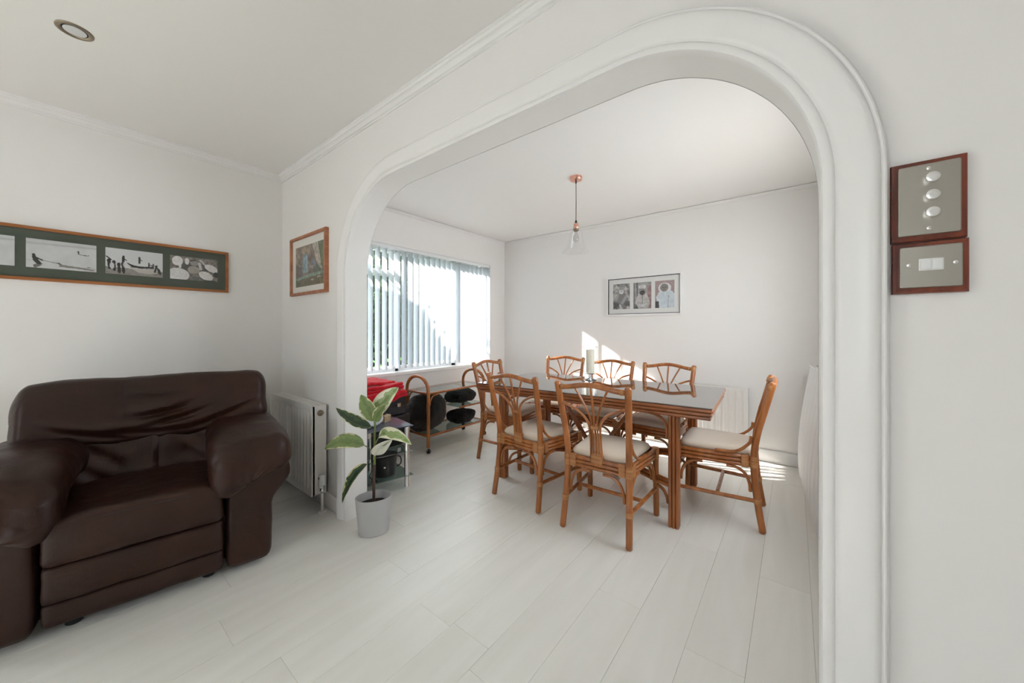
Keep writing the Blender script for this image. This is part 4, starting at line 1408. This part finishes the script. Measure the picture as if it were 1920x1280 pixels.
def make_chair(label, loc, rz):
    """origin on the floor in the middle of the four feet; +y is the way a sitter looks"""
    t = thing('dining_chair', label, 'chair', loc, rz, 'rattan dining chairs around the table')
    RB, RFY = -0.235, 0.235
    post = {}
    for s in (-1, 1):
        pts = catmull([(s * 0.202, RB, 0), (s * 0.194, RB + 0.030, 0.20), (s * 0.188, RB + 0.045, 0.40), (s * 0.192, RB + 0.030, 0.56), (s * 0.203, RB - 0.010, 0.73), (s * 0.212, RB - 0.050, 0.890)], 5)
        post[s] = pts
        tubeobj('leg', pts, 0.0185, RATTAN, t, nodes=0.27, seg=12)
    for s in (-1, 1):
        tubeobj('leg', [(s * 0.228, RFY, 0), (s * 0.224, RFY - 0.010, 0.435)], 0.0180, RATTAN, t, nodes=0.24, seg=12)
    # seat frame of stacked poles
    bm = bmesh.new()
    yb_, yf = RB + 0.045, RFY - 0.010
    for z, r_ in ((0.428, 0.0125), (0.404, 0.0120), (0.381, 0.0115)):
        tube(bm, [(-0.17, yb_, z), (0.17, yb_, z)], r_, seg=10)
        tube(bm, [(-0.21, yf, z), (0.21, yf, z)], r_, seg=10)
        for s in (-1, 1):
            tube(bm, [(s * 0.188, yb_ + 0.015, z), (s * 0.224, yf - 0.015, z)], r_, seg=10)
    obj('seat_frame', bm, RATTAN, t)
    for s in (-1, 1):
        for (x, y) in ((s * 0.188, yb_), (s * 0.224, yf)):
            bm = bmesh.new()
            lathe(bm, [(0.0212, 0.372), (0.0222, 0.380), (0.0222, 0.432), (0.0212, 0.440)], 14, x, y)
            obj('binding', bm, BIND, t)
        bm = bmesh.new(); box(bm, (s * 0.150 - 0.020, yb_ - 0.0145, 0.368), (s * 0.150 + 0.020, yb_ + 0.0145, 0.4425), 0.006, 2)
        obj('binding', bm, BIND, t)
        mt = Matrix.Translation((s * 0.1915, yb_ + 0.045, 0)) @ Matrix.Rotation(-s * 0.085, 4, 'Z')
        bm = bmesh.new(); box(bm, (-0.0145, -0.020, 0.368), (0.0145, 0.020, 0.4425), 0.006, 2, mt)
        obj('binding', bm, BIND, t)
        bm = bmesh.new(); lathe(bm, [(0.0196, 0.163), (0.0206, 0.166), (0.0206, 0.190), (0.0196, 0.193)], 12, s * 0.1955, RB + 0.026)
        obj('binding', bm, BIND, t)

    # cushion: trapezoid pad
    def fc(p, n):
        tt = (p.y + 0.20) / 0.40
        q = p.copy()
        q.x *= 0.86 + 0.16 * tt
        e = max(0.0, (1 - (p.x / 0.2) ** 2)) * max(0.0, 1 - (p.y / 0.21) ** 2)
        if n.z > 0:
            q.z += 0.012 * e
        return q
    bm = soft_box((0.405, 0.395, 0.055), (0.045, 0.045, 0.026), (18, 18, 6), fc, Matrix.Translation((0, 0.018, 0.450)))
    obj('seat', bm, CUSH, t)
    # crest rail
    c = []
    for i in range(15):
        u = i / 14 * 2 - 1
        c.append((u * 0.198, -0.277 - 0.020 * (1 - u * u), 0.862 + 0.026 * (math.cos(u * PI) * 0.5 + 0.5) - 0.003))
    tubeobj('crest_rail', c, 0.0150, RATTAN, t, seg=12)
    for s in (-1, 1):
        tubeobj('binding', [(s * 0.190, -0.280, 0.8595), (s * 0.165, -0.284, 0.8600)], 0.0165, BIND, t, seg=12)
        tubeobj('binding', [(s * 0.2085, -0.268, 0.838), (s * 0.2105, -0.279, 0.880)], 0.0200, BIND, t, seg=12)

    def yb_at(z):   # plane of the back
        pts = post[1]
        for a, b in zip(pts, pts[1:]):
            if a.z <= z <= b.z:
                return a.y + (b.y - a.y) * (z - a.z) / (b.z - a.z)
        return pts[-1].y

    def sp_back(pts2):
        return catmull([(x, yb_at(z) - 0.004, z) for x, z in pts2], 4)
    tubeobj('back_spindle', sp_back([(0, 0.43), (0, 0.60), (0, 0.74), (0, 0.872)]), 0.0072, RATTAN, t, seg=8)
    for s in (-1, 1):
        tubeobj('back_spindle', sp_back([(s * 0.0165, 0.43), (s * 0.0150, 0.61), (s * 0.022, 0.69), (s * 0.055, 0.775), (s * 0.098, 0.862)]), 0.0064, RATTAN, t, seg=8)
        tubeobj('back_spindle', sp_back([(s * 0.033, 0.43), (s * 0.030, 0.58), (s * 0.040, 0.66), (s * 0.085, 0.715), (s * 0.140, 0.745), (s * 0.196, 0.765)]), 0.0078, RATTAN, t, seg=8)
    bm = bmesh.new()
    box(bm, (-0.036, yb_at(0.44) - 0.014, 0.412), (0.036, yb_at(0.44) + 0.008, 0.480), 0.006, 2)
    obj('splat_binding', bm, BIND, t)
    bm = bmesh.new(); box(bm, (-0.024, yb_at(0.63) - 0.013, 0.620), (0.024, yb_at(0.63) + 0.006, 0.642), 0.005, 2)
    obj('splat_binding', bm, BIND, t)
    # curved hand pieces from post down to seat sides
    for s in (-1, 1):
        pts = catmull([(s * 0.196, yb_at(0.55) + 0.026, 0.560), (s * 0.200, yb_at(0.55) + 0.034, 0.520), (s * 0.206, RB + 0.115, 0.470), (s * 0.212, RB + 0.165, 0.4525), (s * 0.217, RB + 0.245, 0.4500)], 5)
        tubeobj('side_curve', pts, 0.0088, RATTAN, t, seg=8)
    # stretchers
    for s in (-1, 1):
        tubeobj('stretcher', [(s * 0.196, RB + 0.026, 0.178), (s * 0.226, RFY - 0.004, 0.178)], 0.0120, RATTAN, t, nodes=0.2, seg=10)
    tubeobj('stretcher', [(-0.206, 0.0, 0.178), (0.206, 0.0, 0.178)], 0.0115, RATTAN, t, nodes=0.2, seg=10)
    # quarter-round braces under each rail
    def arc(cx, cy, dx, dy):
        pts = catmull([(cx + dx * 0.026, cy + dy * 0.026, 0.225), (cx + dx * 0.030, cy + dy * 0.030, 0.275), (cx + dx * 0.052, cy + dy * 0.052, 0.328), (cx + dx * 0.095, cy + dy * 0.095, 0.358), (cx + dx * 0.150, cy + dy * 0.150, 0.3615)], 4)
        tubeobj('brace', pts, 0.0092, RATTAN, t, seg=8)
    for s in (-1, 1):
        arc(s * 0.190, RB + 0.036, -s, 0)
        arc(s * 0.190, RB + 0.036, s * 0.07, 1)
        arc(s * 0.224, RFY - 0.006, -s, 0)
        arc(s * 0.222, RFY - 0.006, -s * 0.07, -1)
    return t


def face(ax, ay):     # rotation that turns local +y to the direction (ax, ay)
    return math.atan2(ay, ax) - PI / 2


ch = make_chair('rattan dining chair at the near side of the table, the one nearest the armchair', (-1.503, 2.190, 0), face(0.03, 0.477))
spots = [
    ((-0.917, 2.145, 0), face(-0.02, 0.47), 'rattan dining chair nearest the camera, back turned, beside the right table leg'),
    ((-0.392, 2.755, 0), face(-1, -0.055), 'rattan dining chair at the right end of the table, seen side-on'),
    ((-2.095, 2.640, 0), face(0.99, 0.09), 'rattan dining chair at the left end of the table, beside the wheeled trolley'),
    ((-1.985, 3.250, 0), face(0.13, -0.99), 'rattan dining chair on the far side of the table, nearest the window'),
    ((-1.420, 3.130, 0), face(0.03, -1), 'rattan dining chair on the far side of the table, partly behind the candle jar'),
    ((-0.905, 3.085, 0), face(-0.08, -1), 'rattan dining chair on the far side of the table, furthest from the window'),
]
for loc, rz, lb in spots:
    copy_thing(ch, loc, rz, lb)

# ------------------------------------------------------------------ candle jar on the table
CX, CY = -1.405, 2.885
hj = thing('hurricane_jar', 'clear glass cylinder candle holder on a silver stem, standing on the dining table', 'candle holder', (CX, CY, TH))
bm = bmesh.new(); lathe(bm, [(0.058, 0.0), (0.060, 0.004), (0.050, 0.008), (0.020, 0.016), (0.012, 0.026), (0.016, 0.034), (0.012, 0.042), (0.020, 0.048), (0.050, 0.052), (0.052, 0.056)], 36)
obj('foot', bm, CHROME, hj)
bm = bmesh.new(); lathe(bm, [(0.0001, 0.0565), (0.057, 0.0565), (0.060, 0.060), (0.060, 0.288), (0.0605, 0.290), (0.0575, 0.290), (0.057, 0.288), (0.057, 0.062), (0.0001, 0.0605)], 40, capb=False, capt=False)
obj('glass_cylinder', bm, JARG, hj)
bm = bmesh.new(); lathe(bm, [(0.0575, 0.286), (0.0625, 0.287), (0.0625, 0.293), (0.0575, 0.294)], 40, capb=False, capt=False)
obj('rim', bm, clear_glass('rim_glass', (0.72, 0.75, 0.76), 1.6, 0.05, 0.2), hj)
cd = thing('pillar_candle', 'ivory pillar candle standing inside the glass jar', 'candle', (CX, CY, TH + 0.0612))
bm = bmesh.new(); lathe(bm, [(0.035, 0.0), (0.036, 0.003), (0.036, 0.198), (0.034, 0.203), (0.026, 0.200), (0.0001, 0.197)], 36, capt=False)
obj('wax', bm, WAX, cd)
tubeobj('wick', [(0, 0, 0.196), (0.001, 0, 0.212)], 0.0012, BLACKM, cd, seg=6)

# ------------------------------------------------------------------ trolley
TX0, TX1, TY0, TY1 = -3.115, -2.776, 2.211, 3.00
tro = thing('bar_trolley', 'rattan trolley on castors with hooped ends and glass shelves under the window', 'trolley', (TX0, TY0, 0))
W_, D_ = TX1 - TX0, TY1 - TY0
for y in (0, D_):
    pts = [(0, y, 0.055), (0, y, 0.35), (0, y, 0.600)]
    n = 12
    for i in range(n + 1):
        a = PI - i / n * PI
        pts.append((W_ / 2 + W_ / 2 * math.cos(a), y, 0.600 + 0.135 * math.sin(a)))
    pts += [(W_, y, 0.35), (W_, y, 0.055)]
    tubeobj('hoop_post', pts, 0.0165, RATTAN, tro, seg=12, nodes=0.26)
for z, nm in ((0.575, 'top'), (0.165, 'bottom')):
    for x in (0, W_):
        tubeobj('side_rail', [(x, 0, z), (x, D_, z)], 0.0115, RATTAN, tro, seg=10, nodes=0.3)
    for y in (0, D_):
        tubeobj('end_rail', [(0, y, z), (W_, y, z)], 0.0115, RATTAN, tro, seg=10)
boxobj('glass_shelf', (0.006, 0.006, 0.580), (W_ - 0.006, D_ - 0.006, 0.586), SHELFG, tro)
boxobj('shelf', (0.006, 0.006, 0.163), (W_ - 0.006, D_ - 0.006, 0.171), SHELFG, tro)
# half shelf at the far end
for x in (0, W_):
    tubeobj('side_rail', [(x, D_ * 0.52, 0.375), (x, D_, 0.375)], 0.0095, RATTAN, tro, seg=8)
boxobj('half_shelf', (0.004, D_ * 0.52, 0.372), (W_ - 0.004, D_ - 0.006, 0.378), SHELFG, tro)
for y, dy in ((0, 1), (D_, -1)):
    for x in (0, W_):
        pts = catmull([(x, y + dy * 0.020, 0.46), (x, y + dy * 0.024, 0.50), (x, y + dy * 0.055, 0.545), (x, y + dy * 0.13, 0.561)], 4)
        tubeobj('brace', pts, 0.0078, RATTAN, tro, seg=8)
        bm = bmesh.new()
        lathe(bm, [(0.021, -0.011), (0.0225, -0.008), (0.0225, 0.008), (0.021, 0.011)], 24)
        bmesh.ops.transform(bm, matrix=Matrix.Translation((x + 0.004, y, 0.0225)) @ Matrix.Rotation(PI / 2, 4, 'X'), verts=bm.verts[:])
        w_ = obj('castor', bm, BLACKP, tro)
        boxobj('castor_fork', (x - 0.006, y - 0.0140, 0.022), (x + 0.006, y - 0.0115, 0.060), CHROME, w_)


def blob(name, lb, cat, loc, size, m, seed, amp=0.03, r=None, f=6, rz=0.0, group=None):
    r = r or min(size) * 0.42

    def fnn(p, n):
        return wr(p, n, amp, f, seed) + n * 0.006 * noise.noise(p * 70 + Vector((seed, 0, 0)))
    bm = soft_box(size, r, (36, 36, 22), fnn)
    zmin = min(v.co.z for v in bm.verts)
    flat = zmin + amp * 0.6
    for v in bm.verts:
        v.co.z = max(v.co.z, flat)
        v.co.z -= flat
    o = obj(name, bm, m)
    o.location = loc; o.rotation_euler = (0, 0, rz)
    return tag(o, lb, cat, group)


blob('fleece_bundle', 'big rounded bundle of black fleece on the lower trolley shelf, near end', 'blanket', (-2.948, 2.325, 0.1725), (0.275, 0.46, 0.385), FURB, 3.0, 0.020, (0.13, 0.22, 0.185))
blob('fleece_blanket', 'folded black fleece on the lower trolley shelf, far end', 'blanket', (-2.945, 2.80, 0.1725), (0.27, 0.32, 0.14), FUR, 8.0, 0.022, (0.10, 0.12, 0.065))
blob('fleece_throw', 'black shaggy throw lying on the middle half shelf of the trolley', 'blanket', (-2.945, 2.80, 0.3795), (0.30, 0.36, 0.15), FUR, 15.0, 0.020, (0.13, 0.14, 0.072))

# ------------------------------------------------------------------ black cases beside the trolley
bc = thing('black_cabinet', 'low black cabinet on legs under the black case beside the trolley', 'cabinet', (-3.25, 1.50, 0))
boxobj('body', (0, 0, 0.13), (0.375, 0.575, 0.40), BLACKCASE, bc, 0.006)
for x in (0.012, 0.350):
    for y in (0.012, 0.550):
        boxobj('leg', (x - 0.010, y - 0.010, 0), (x + 0.015, y + 0.015, 0.13), BLACKP, bc, 0.002)
boxobj('drawer_front', (0.372, 0.02, 0.15), (0.379, 0.555, 0.265), BLACKP, bc, 0.003)
boxobj('drawer_front', (0.372, 0.02, 0.275), (0.379, 0.555, 0.39), BLACKP, bc, 0.003)
fc = thing('flight_case', 'black hard case with silver latch on top of the cabinet, under the red towels', 'case', (-3.24, 1.53, 0.40))
boxobj('lower_shell', (0, 0, 0), (0.34, 0.52, 0.090), BLACKCASE, fc, 0.012, 3)
boxobj('lid', (0, 0, 0.094), (0.34, 0.52, 0.170), BLACKCASE, fc, 0.012, 3)
boxobj('band', (-0.002, -0.002, 0.080), (0.343, 0.522, 0.104), BLACKP, fc, 0.003)
for y in (0.08, 0.42):
    boxobj('latch', (0.342, y, 0.076), (0.348, y + 0.035, 0.112), CHROME, fc, 0.002)
boxobj('handle', (0.343, 0.20, 0.050), (0.360, 0.32, 0.066), BLACKP, fc, 0.004)


# folded red towels, three in a stack
def towel(zb, dx, dy, rz, lb, seed, size=(0.34, 0.44), folds=2, droop=0.0):
    t = thing('folded_towel', lb, 'towel', (-3.05 + dx, 1.775 + dy, zb), rz, 'folded red towels on the black case')
    hgt = 0.034
    for k in range(folds):
        sx_, sy_ = size[0] - 0.012 * k, size[1] - 0.02 * k

        def fnn(p, n, k=k):
            q = wr(p, n, 0.010, 10, seed + k * 3)
            u = p.y / (size[1] / 2)
            q.z += 0.010 * math.sin(p.y * 9 + seed) + 0.006 * math.sin(p.x * 14 + seed)
            if droop:
                e = max(0.0, (p.x - 0.10) / 0.08)
                q.z -= droop * e * e * max(0, 1 - abs(p.y - 0.06) / 0.14)
            return q
        bm = soft_box((sx_, sy_, hgt), (0.017, 0.017, hgt * 0.49), (30, 34, 8), fnn, Matrix.Translation((0.006 * k, 0.004 * k, 0.020 + k * 0.031)))
        obj('fold', bm, RED, t)
    return t


towel(0.568, 0.02, 0.01, 0.06, 'bottom red towel of the folded stack on the black case', 1, (0.37, 0.50), 2, 0.045)
towel(0.632, 0.01, -0.01, -0.05, 'middle red towel of the folded stack on the black case', 5, (0.36, 0.48), 2)
towel(0.696, -0.02, -0.05, 0.14, 'top red towel of the folded stack on the black case', 9, (0.33, 0.42), 1)

# ------------------------------------------------------------------ glass corner stand with its things
gs = thing('glass_stand', 'three-tier corner stand with smoked glass shelves and chrome tube legs behind the plant', 'stand', (-2.30, 1.63, 0))
SHP = [(0.035, 0.035), (-0.255, 0.085), (-0.545, 0.02), (-0.545, -0.335), (-0.055, -0.335), (0.020, -0.03)]


def shelf(z, th, m, k=1.0):
    bm = bmesh.new()
    P = [(x * k if x < -0.1 else x, y) for x, y in SHP]
    a = [bm.verts.new((x, y, z)) for x, y in P]; b = [bm.verts.new((x, y, z + th)) for x, y in P]
    bm.faces.new(a[::-1]); bm.faces.new(b)
    for i in range(len(a)):
        j = (i + 1) % len(a)
        bm.faces.new([a[i], a[j], b[j], b[i]])
    bmesh.ops.bevel(bm, geom=[e for e in bm.edges], offset=0.0015, segments=1, affect='EDGES')
    return obj('glass_shelf', bm, m, gs)


shelf(0.468, 0.008, TOPG); shelf(0.280, 0.006, SHELFG); shelf(0.098, 0.006, SHELFG)
for (x, y) in ((0.0, 0.0), (-0.50, -0.02), (-0.50, -0.30)):
    bm = bmesh.new()
    lathe(bm, [(0.019, 0.0), (0.021, 0.004), (0.021, 0.022), (0.0185, 0.026), (0.0185, 0.462), (0.022, 0.465), (0.022, 0.4675)], 28, x, y)
    obj('leg', bm, CHROME, gs)
pot = thing('black_tub', 'tapered black tub with silver knob on the bottom shelf of the glass stand', 'pot', (-2.43, 1.52, 0.1045))
bm = bmesh.new(); lathe(bm, [(0.0001, 0.0), (0.072, 0.0), (0.080, 0.006), (0.095, 0.145), (0.098, 0.150), (0.094, 0.150), (0.0001, 0.146)], 40, capb=False, capt=False)
obj('body', bm, BLACKP, pot)
bm = bmesh.new(); lathe(bm, [(0.004, -0.006), (0.008, 0.0), (0.006, 0.005), (0.001, 0.006)], 16)
bmesh.ops.transform(bm, matrix=Matrix.Translation((0.079, -0.045, 0.085)) @ Matrix.Rotation(PI / 2, 4, 'Y'), verts=bm.verts[:])
obj('knob', bm, SILVER, pot)
tubeobj('handle', catmull([(0.060, 0.076, 0.135), (0.072, 0.096, 0.120), (0.070, 0.098, 0.075), (0.056, 0.072, 0.055)], 5), 0.0045, BLACKP, pot, seg=8)
bm_ = bmesh.new()
tube(bm_, catmull([(-2.36, 1.37, 0.110), (-2.352, 1.40, 0.150), (-2.36, 1.385, 0.195), (-2.352, 1.36, 0.16), (-2.35, 1.39, 0.125), (-2.342, 1.41, 0.110), (-2.37, 1.42, 0.112)], 6), 0.003, seg=6)
tag(obj('cable', bm_, BLACKP), 'thin black looped cable at the left edge of the stand\'s bottom shelf', 'cable')
# on top of the stand
wb = thing('wooden_block', 'small pale wooden slatted block on the glass stand', 'box', (-2.545, 1.585, 0.4765), 0.25)
for k in range(3):
    boxobj('slat', (-0.048, -0.035, k * 0.0175), (0.048, 0.035, k * 0.0175 + 0.0155), PALEWOOD, wb, 0.002)
sc = thing('desk_gadget', 'small black gadget with a white handle on the wooden block', 'gadget', (-2.555, 1.575, 0.4765 + 0.0515), 0.25)
boxobj('body', (-0.040, -0.028, 0.0), (0.030, 0.028, 0.032), BLACKP, sc, 0.006, 2)
tubeobj('handle', catmull([(0.012, -0.010, 0.028), (0.016, 0.0, 0.055), (0.030, 0.012, 0.074), (0.060, 0.025, 0.076)], 5), 0.005, WHITEP, sc, seg=8)


def fbag(p, n):
    q = wr(p, n, 0.012, 14, 5)
    return q


bm = soft_box((0.15, 0.17, 0.085), (0.05, 0.06, 0.04), (20, 22, 12), fbag)
zm = min(v.co.z for v in bm.verts)
for v in bm.verts:
    v.co.z -= zm
o = obj('plastic_bag', bm, BAGM)
o.location = (-2.475, 1.43, 0.4765); o.rotation_euler = (0, 0, 0.3)
tag(o, 'crumpled white plastic bag on the glass stand behind the plant stem', 'bag')

# ------------------------------------------------------------------ potted rubber plant
FWD = Vector((-math.sin(YAW), math.cos(YAW), 0)); RGT = Vector((math.cos(YAW), math.sin(YAW), 0))
PB = Vector((-1.958, 1.157, 0))
pp = thing('potted_plant', 'young variegated rubber plant in a light grey oval pot beside the arch', 'plant', PB, 0.0)
bm = bmesh.new()
lathe(bm, [(0.0001, 0.0), (0.070, 0.0), (0.076, 0.004), (0.084, 0.09), (0.0925, 0.205), (0.0935, 0.212), (0.0895, 0.212), (0.088, 0.205), (0.084, 0.150), (0.0001, 0.150)], 48, capb=False, capt=False, sx=1.0, sy=1.0)
# oval pot, long side turned along the picture's right-and-back
R1 = Matrix.Rotation(math.radians(58), 4, 'Z')
bmesh.ops.transform(bm, matrix=R1 @ Matrix.Diagonal((1.10, 0.86, 1, 1)), verts=bm.verts[:])
obj('pot', bm, POT, pp)
bm = bmesh.new(); lathe(bm, [(0.0001, 0.168), (0.04, 0.172), (0.084, 0.166), (0.084, 0.152)], 32, capb=False, capt=False)
bmesh.ops.transform(bm, matrix=R1 @ Matrix.Diagonal((1.10, 0.86, 1, 1)), verts=bm.verts[:])
obj('soil', bm, SOIL, pp)
tubeobj('stem', [(0.0, 0, 0.160), (0.002, 0, 0.30), (0.003, 0.002, 0.40)], 0.0085, STEMB, pp, seg=10)
tubeobj('stem', [(0.003, 0.002, 0.395), (0.005, 0.003, 0.52), (0.006, 0.004, 0.655)], 0.0075, STEMM, pp, seg=10, r2=0.0055, label=None) if False else tubeobj('stem', [(0.003, 0.002, 0.395), (0.005, 0.003, 0.52), (0.006, 0.004, 0.655)], 0.0075, STEMM, pp, seg=10, r2=0.0055)


def leaf(base, mid, tip, width, m, up=(0, 0, 1), fold=0.25, petiole=None, n=16, curl=0.0):
    """base, mid, tip in metres relative to the plant base: (right, towards camera, up)"""
    def W(p):
        return RGT * p[0] - FWD * p[1] + Vector((0, 0, p[2]))
    b_, m_, t_ = W(base), W(mid), W(tip)
    U = W(up).normalized()
    if petiole:
        bm = bmesh.new()
        tube(bm, catmull([W(petiole), (W(petiole) + b_) / 2 + Vector((0, 0, 0.004)), b_], 4), 0.0028, seg=6)
    else:
        bm = bmesh.new()
    # quadratic through the mid point
    c = m_ * 2 - (b_ + t_) / 2
    rows, vals = [], []
    kx = [-1, -0.75, -0.4, 0, 0.4, 0.75, 1]
    lc = {}
    for i in range(n + 1):
        t = i / n
        p = b_ * (1 - t) ** 2 + c * 2 * t * (1 - t) + t_ * t * t
        d = ((c - b_) * (1 - t) + (t_ - c) * t).normalized()
        sd = d.cross(U)
        sd = sd.normalized() if sd.length > 1e-4 else RGT
        nn = sd.cross(d).normalized()
        wd = width / 2 * (math.sin(PI * min(1, t) ** 0.85) ** 0.75 if 0 < t < 1 else 0.0) + 0.0006
        row = []
        for k in kx:
            q = p + sd * k * wd + nn * (fold * abs(k) * wd + curl * wd * k * k * math.sin(t * 9))
            v = bm.verts.new(q); lc[v] = (k, t, 0); row.append(v)
        rows.append(row)
    for a, b in zip(rows, rows[1:]):
        for i in range(len(kx) - 1):
            bm.faces.new([a[i], a[i + 1], b[i + 1], b[i]])
    vl = list(bm.verts)
    co = [lc.get(v, (0, 0, 0)) for v in vl]
    # midrib
    me = bpy.data.meshes.new('leaf')
    bm.to_mesh(me); bm.free()
    me.shade_smooth()
    at = me.attributes.new('leafco', 'FLOAT_VECTOR', 'POINT')
    at.data.foreach_set('vector', [x for c_ in co for x in c_])
    o = link('leaf', me, m, pp)
    md = o.modifiers.new('thickness', 'SOLIDIFY'); md.thickness = 0.0012
    return o


# scale here: 1 px ~ 3.2 mm at the plant (right, toward camera, up)
leaf((-0.010, 0.01, 0.625), (-0.095, 0.045, 0.665), (-0.200, 0.05, 0.745), 0.075, LEAF_D, up=(0.25, 0.55, 0.8), petiole=(0.002, 0, 0.615), fold=0.35)
leaf((0.0, 0.0, 0.655), (-0.030, 0.015, 0.735), (-0.068, 0.02, 0.815), 0.088, LEAF_M, up=(0.10, 1.0, 0.15), petiole=(0.004, 0, 0.640))
leaf((0.008, -0.015, 0.665), (0.045, -0.035, 0.765), (0.132, -0.05, 0.845), 0.105, LEAF_L, up=(-0.2, 1.0, 0.2), petiole=(0.006, 0, 0.650))
leaf((0.012, 0.010, 0.650), (0.040, 0.030, 0.708), (0.084, 0.045, 0.765), 0.062, LEAF_M, up=(-0.1, 1.0, 0.2), petiole=(0.006, 0, 0.645))
leaf((-0.045, 0.025, 0.520), (-0.140, 0.070, 0.555), (-0.250, 0.080, 0.515), 0.095, LEAF_M, up=(0.0, 0.80, 0.9), petiole=(0.0, 0, 0.470), fold=0.30)
leaf((0.030, 0.0, 0.560), (0.115, 0.035, 0.590), (0.235, 0.04, 0.530), 0.075, LEAF_L, up=(0.05, 0.85, 0.9), petiole=(0.004, 0, 0.505), fold=0.35, curl=0.12)
leaf((0.010, 0.005, 0.455), (0.050, 0.035, 0.505), (0.125, 0.045, 0.560), 0.075, LEAF_C, up=(0.3, 1.0, -0.4), petiole=(0.002, 0, 0.425), fold=0.2)
leaf((-0.030, 0.02, 0.410), (-0.098, 0.060, 0.335), (-0.152, 0.075, 0.205), 0.080, LEAF_D, up=(-0.55, 0.70, 0.45), petiole=(0.0, 0, 0.395), fold=0.4)

# ------------------------------------------------------------------ white ribbed panel leaning at the right
lp = thing('ribbed_panel', 'tall white ribbed padded panel leaning against the wall just inside the arch on the right', 'panel', (0.045, 3.83, 0), 0)
bm = bmesh.new()
LN, HT = 1.35, 0.905
nr = 8
prof = []
for i in range(nr * 8 + 1):
    t = i / (nr * 8)
    prof.append((t * LN, 0.020 * abs(math.sin(t * nr * PI)) ** 0.6))
rows = []
for k in range(13):
    s_ = k / 12
    z = HT * s_
    bow = -0.030 * math.sin(PI * s_ ** 0.8) * 1.0
    lean = 0.070 * s_
    rows.append([bm.verts.new((0.075 * (a / 1.04) * 0.95 + lean + bow - d, -a, z)) for a, d in prof])
for a, b in zip(rows, rows[1:]):
    for i in range(len(a) - 1):
        bm.faces.new([a[i], a[i + 1], b[i + 1], b[i]])
r_ = bmesh.ops.extrude_face_region(bm, geom=bm.faces[:])
bmesh.ops.translate(bm, vec=(0.035, 0, 0), verts=[v for v in r_['geom'] if isinstance(v, bmesh.types.BMVert)])
for v in bm.verts:
    v.co.x = min(v.co.x, XD - 0.045 - 0.002)
obj('ribbed_face', bm, PANELW, lp)
bm = bmesh.new(); tube(bm, [(0.052, 0.0, HT), (0.145, -LN, HT)], 0.007, seg=10)
for v in bm.verts:
    v.co.x = min(v.co.x, XD - 0.045 - 0.002)
obj('top_edge', bm, PANELW, lp)
